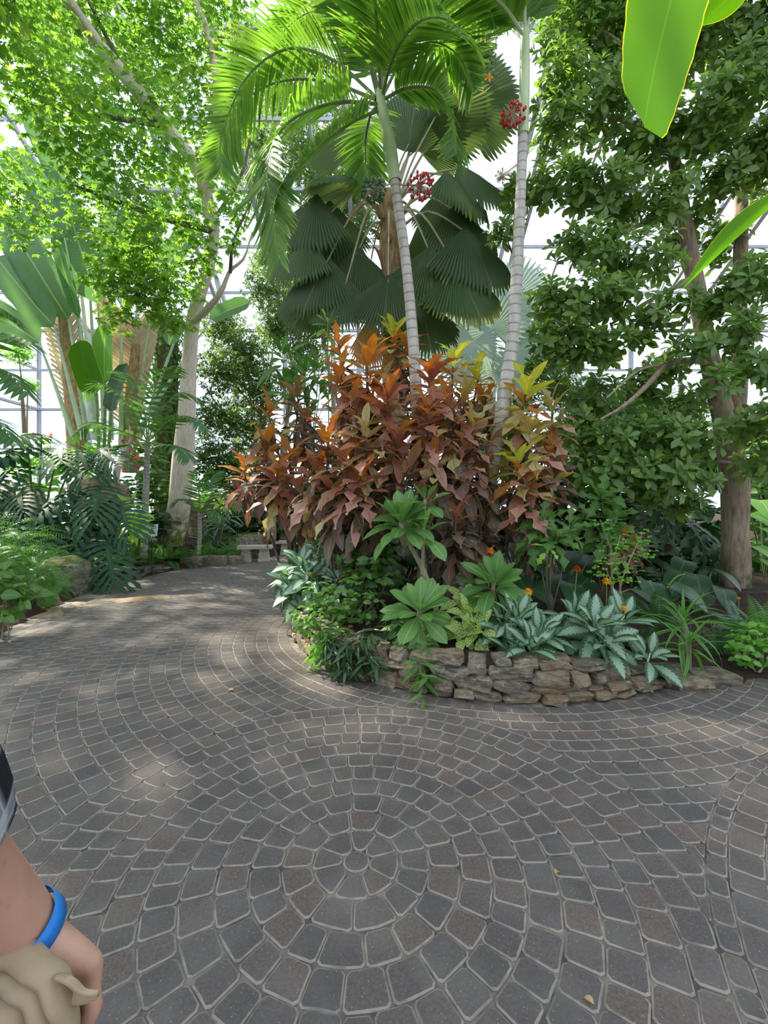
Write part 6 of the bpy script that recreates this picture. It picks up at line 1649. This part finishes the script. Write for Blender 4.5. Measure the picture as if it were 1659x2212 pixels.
cap([hip - Z * .06, (-.66, .27, 1.12), (-.66, .265, 1.32), (-.66, .26, 1.47)], [.165, .15, .175, .12], 12, 18, .68)
cap([(-.66, .26, 1.48), (-.655, .27, 1.58)], [.062, .058])
cap([(-.655, .285, 1.60), (-.652, .28, 1.68), (-.652, .27, 1.76)], [.072, .092, .072], 10, 16, 1.15)
cap([(-.645, .38, 1.70), (-.645, .405, 1.665), (-.646, .385, 1.655)], [.010, .016, .012], 5, 8)
for s in (-1, 1): cap([(-.652 + s * .093, .275, 1.70), (-.652 + s * .098, .27, 1.66)], [.018, .012], 4, 8)
cap([(-.66, .26, 1.46), (-.56, .28, 1.49), sh_], [.08, .075, .068]); cap([(-.66, .26, 1.46), (-.77, .26, 1.49), (-.85, .25, 1.46)], [.08, .075, .062])
cap([sh_, sh_.lerp(el_, .5) + Vector((0, -.012, 0)), el_], [.062, .054, .046]); cap([el_, el_.lerp(wr_, .35), el_.lerp(wr_, .75), wr_], [.043, .042, .034, .0285], 10, 14)
cap([(-.85, .25, 1.46), (-.89, .22, 1.2), (-.87, .30, .97)], [.058, .05, .032]); cap([(-.87, .30, .97), (-.865, .33, .90)], [.03, .036], 6, 10, .6)
for i in range(4): cap([(-.865, .345 - .02 * i, .88), (-.86, .355 - .02 * i, .83), (-.85, .34 - .02 * i, .80)], [.010, .009, .007], 5, 8)
for s in (-1, 1):
    hx = -.66 + s * .10
    cap([(hx, .26, .96), (hx, .28 + s * .03, .52), (hx, .24 + s * .05, .12)], [.098, .062, .045], 14, 14)
    cap([(hx, .22 + s * .05, .07), (hx + s * .01, .33 + s * .05, .045), (hx + s * .015, .42 + s * .05, .035)], [.045, .042, .03], 8, 12)
# the visible hand: palm, four curled fingers, thumb
kn = KN; hd = (kn[1] - wr_).normalized()
pm = (kn[1] + kn[2]) / 2
for i in range(4): cap([wr_ + hd * .016 + (kn[i] - pm) * .12, wr_.lerp(kn[i], .55) + Vector((.003, -.003, .003)), kn[i]], [.0225, .0175, .0125], 8, 10)
for i, k in enumerate(kn):
    l = (.046, .050, .047, .038)[i]
    a = k + Vector((.05, -.12, -1)).normalized() * l
    b_ = a + Vector((-.75, -.15, -.75)).normalized() * l * .62
    c_ = b_ + Vector((-.95, -.35, .1)).normalized() * l * .5
    cap([k + Vector((-.002, 0, .006)), k, k.lerp(a, .55), a, b_, c_], [.0105, .0115, .0095, .0100, .0088, .007], 14, 10)
th = [wr_ + Vector((.006, -.016, -.020)), at(95, 2080, .456), at(118, 2135, .455), at(135, 2180, .457)]
cap(th, [.018, .0155, .0125, .009], 12, 10)
V, F = [], []
for v, f in TB:
    o = len(V); V += v; F += [[i + o for i in q] for q in f]
body = link('body', mesh('body', np.array(V) - np.array(tuple(FT)), F, G['skin']), per)
rm = body.modifiers.new('skin', 'REMESH'); rm.mode = 'VOXEL'; rm.voxel_size = .0042; rm.use_smooth_shade = True
sm = body.modifiers.new('soft', 'SMOOTH'); sm.factor = .5; sm.iterations = 4
# nails
for k, (p, d) in enumerate([(th[3] + Vector((.002, -.007, -.004)), th[3] - th[2])]):
    pass
# wristband round the wrist
ax = (wr_ - el_).normalized()
c0 = wr_ - ax * .006
x = ax.cross(Vector((0, 1, 0))).normalized(); y = ax.cross(x)
V = []
for i in range(40):
    a = 2 * math.pi * i / 40
    for s, rr in ((-1, 0.0), (1, .0012), (1, .0), (-1, -.0012)):
        pass
    for s, dr in ((-1, .0008), (1, .0022), (1, .0014), (-1, 0)):
        r_ = .0335 + dr
        q = c0 + (x * math.cos(a) * r_ + y * math.sin(a) * r_ * .98) + ax * (s * .0095) + ax * .004 * math.sin(a + .6)
        V.append(q - FT)
F = [(i * 4 + k, i * 4 + (k + 1) % 4, ((i + 1) % 40) * 4 + (k + 1) % 4, ((i + 1) % 40) * 4 + k) for i in range(40) for k in range(4)]
wb = link('wristband', mesh('wristband', [tuple(v) for v in V], np.array(F), G['band_blue']), per); wb['label'] = 'bright blue paper wristband'
# shirt: torso with two sleeves
def tube_part(name, P, rad, mat, n=20, sides=28, flat=1.0, jit=.05):
    V, F, uv, r = tube(P, rad, n, sides, jit, flat)
    o = link(name, mesh(name, V - np.array(tuple(FT)), F, mat, uv, rnd=r), per)
    m = o.modifiers.new('thick', 'SOLIDIFY'); m.thickness = .003
    return o
tube_part('shirt', [hip - Z * .08, (-.66, .265, 1.12), (-.66, .26, 1.34), (-.66, .26, 1.49), (-.66, .265, 1.54)], [.195, .185, .20, .145, .075], G['plaid'], 20, 28, .72)
tube_part('sleeve', [(-.56, .275, 1.49), sh_ + Vector((.0, 0, .0)), sh_.lerp(el_, .5) + Vector((.006, 0, 0)), el_ + Vector((.008, -.002, .01)), el_.lerp(wr_, .22), el_.lerp(wr_, .34)], [.09, .092, .086, .076, .070, .062], G['plaid'], 26, 28, 1.0, .14)
tube_part('sleeve', [(-.76, .26, 1.49), (-.85, .25, 1.46), (-.888, .222, 1.22), (-.885, .24, 1.1)], [.09, .08, .068, .062], G['plaid'], 16, 24)
for s in (-1, 1):
    hx = -.66 + s * .10
    tube_part('trouser_leg', [(hx * 1.0, .262, 1.0), (hx, .28 + s * .03, .52), (hx, .24 + s * .05, .08)], [.115, .085, .078], G['trousers'], 14, 18)
    o = link('shoe', stone_mesh(.11, .29, .11, 'shoe', G['shoe'], .04, .35, 3.0), per); o.location = (s * .115, .05 + s * .05, .045)
hv = bpy.data.meshes.new('hair'); bm = bmesh.new(); bmesh.ops.create_uvsphere(bm, u_segments=20, v_segments=12, radius=.118)
bmesh.ops.delete(bm, geom=[v for v in bm.verts if v.co.z < -.03 or (v.co.y > .055 and v.co.z < .05)], context='VERTS'); bm.to_mesh(hv); bm.free(); hv.materials.append(G['hair'])
o = link('hair', hv, per); o.location = Vector((-.652, .268, 1.715)) - FT
for s in (-1, 1):
    e = bpy.data.meshes.new('eye'); bm = bmesh.new(); bmesh.ops.create_icosphere(bm, subdivisions=2, radius=.012); bm.to_mesh(e); bm.free(); e.materials.append(G['eye_white'])
    o = link('eye', e, per); o.location = Vector((-.652 + s * .034, .368, 1.70)) - FT

# the folded khaki jacket carried over the hand
J0 = at(60, 2110, .47)
jk = thing('folded_jacket', 'folded khaki jacket with stitched seams hanging from the hand', 'jacket', J0)
OUT = [(-90, 2420), (-74, 2120), (-10, 2046), (60, 2050), (115, 2090), (145, 2150), (158, 2225), (165, 2420)]
MID = [(-90, 2420), (-74, 2160), (-15, 2102), (42, 2100), (86, 2132), (112, 2190), (121, 2265), (124, 2420)]
INN = [(-90, 2420), (-76, 2204), (-30, 2152), (12, 2150), (47, 2176), (70, 2236), (77, 2300), (80, 2420)]
COR = [(-90, 2420), (-78, 2244), (-44, 2202), (-10, 2202), (16, 2228), (32, 2290), (36, 2340), (38, 2420)]
NIL = [(-90, 2420), (-85, 2330), (-75, 2320), (-60, 2330), (-50, 2360), (-48, 2390), (-46, 2400), (-45, 2420)]
def fold(name, A, B, y, bulge, mat):
    """one rounded fold of cloth between two outlines"""
    a, b_ = curve_pts([at(x, yy, y) for x, yy in A], 40), curve_pts([at(x, yy, y) for x, yy in B], 40)
    V, UV = [], []
    for i in range(41):
        for k in range(9):
            t = k / 8; p_ = a[i].lerp(b_[i], t)
            w = .0018 * math.sin(i * .8 + k * .5) + .0012 * math.sin(i * .31 + k)
            V.append(tuple(p_ + Vector((0, .008 * (1 - t) ** 6 - bulge * math.sin(t * math.pi) ** .6 + w + .030 * t ** 4, 0)) - J0)); UV.append((t, i / 40))
    F = [(i * 9 + k, i * 9 + k + 1, (i + 1) * 9 + k + 1, (i + 1) * 9 + k) for i in range(40) for k in range(8)]
    o = link(name, mesh(name, V, np.array(F), mat, np.array(UV)), jk)
    m = o.modifiers.new('thick', 'SOLIDIFY'); m.thickness = .004; m.offset = 0
    return o
fold('outer_fold', OUT, MID, .440, .014, G['khaki']); fold('middle_fold', MID, INN, .434, .012, G['khaki']); fold('inner_fold', INN, COR, .429, .012, G['khaki']); fold('lining', COR, NIL, .426, .008, G['khaki_inner'])
for path, yy in ((MID, .4385), (INN, .4325), (COR, .4275)):
    tube_obj('seam', [at(x, y + 3, yy) for x, y in path], [.0026, .0026], G['khaki_seam'], jk, n=40, sides=6)
# the flap that sticks out past the knuckles
C = [at(112, 2118, .432), at(140, 2128, .430), at(170, 2150, .434), at(208, 2153, .440)]
B = [at(128, 2180, .440), at(150, 2172, .440), at(175, 2172, .442), at(209, 2160, .444)]
ca, cb_ = curve_pts(C, 14), curve_pts(B, 14)
V = []
for i in range(15):
    for k in range(5):
        t = k / 4; p = ca[i].lerp(cb_[i], t); V.append(tuple(p + Vector((0, .014 * math.sin(t * math.pi) * (1 - i / 16), 0)) - J0))
F = [(i * 5 + k, i * 5 + k + 1, (i + 1) * 5 + k + 1, (i + 1) * 5 + k) for i in range(14) for k in range(4)]
o = link('flap', mesh('flap', V, np.array(F), G['khaki']), jk); m = o.modifiers.new('thick', 'SOLIDIFY'); m.thickness = .004
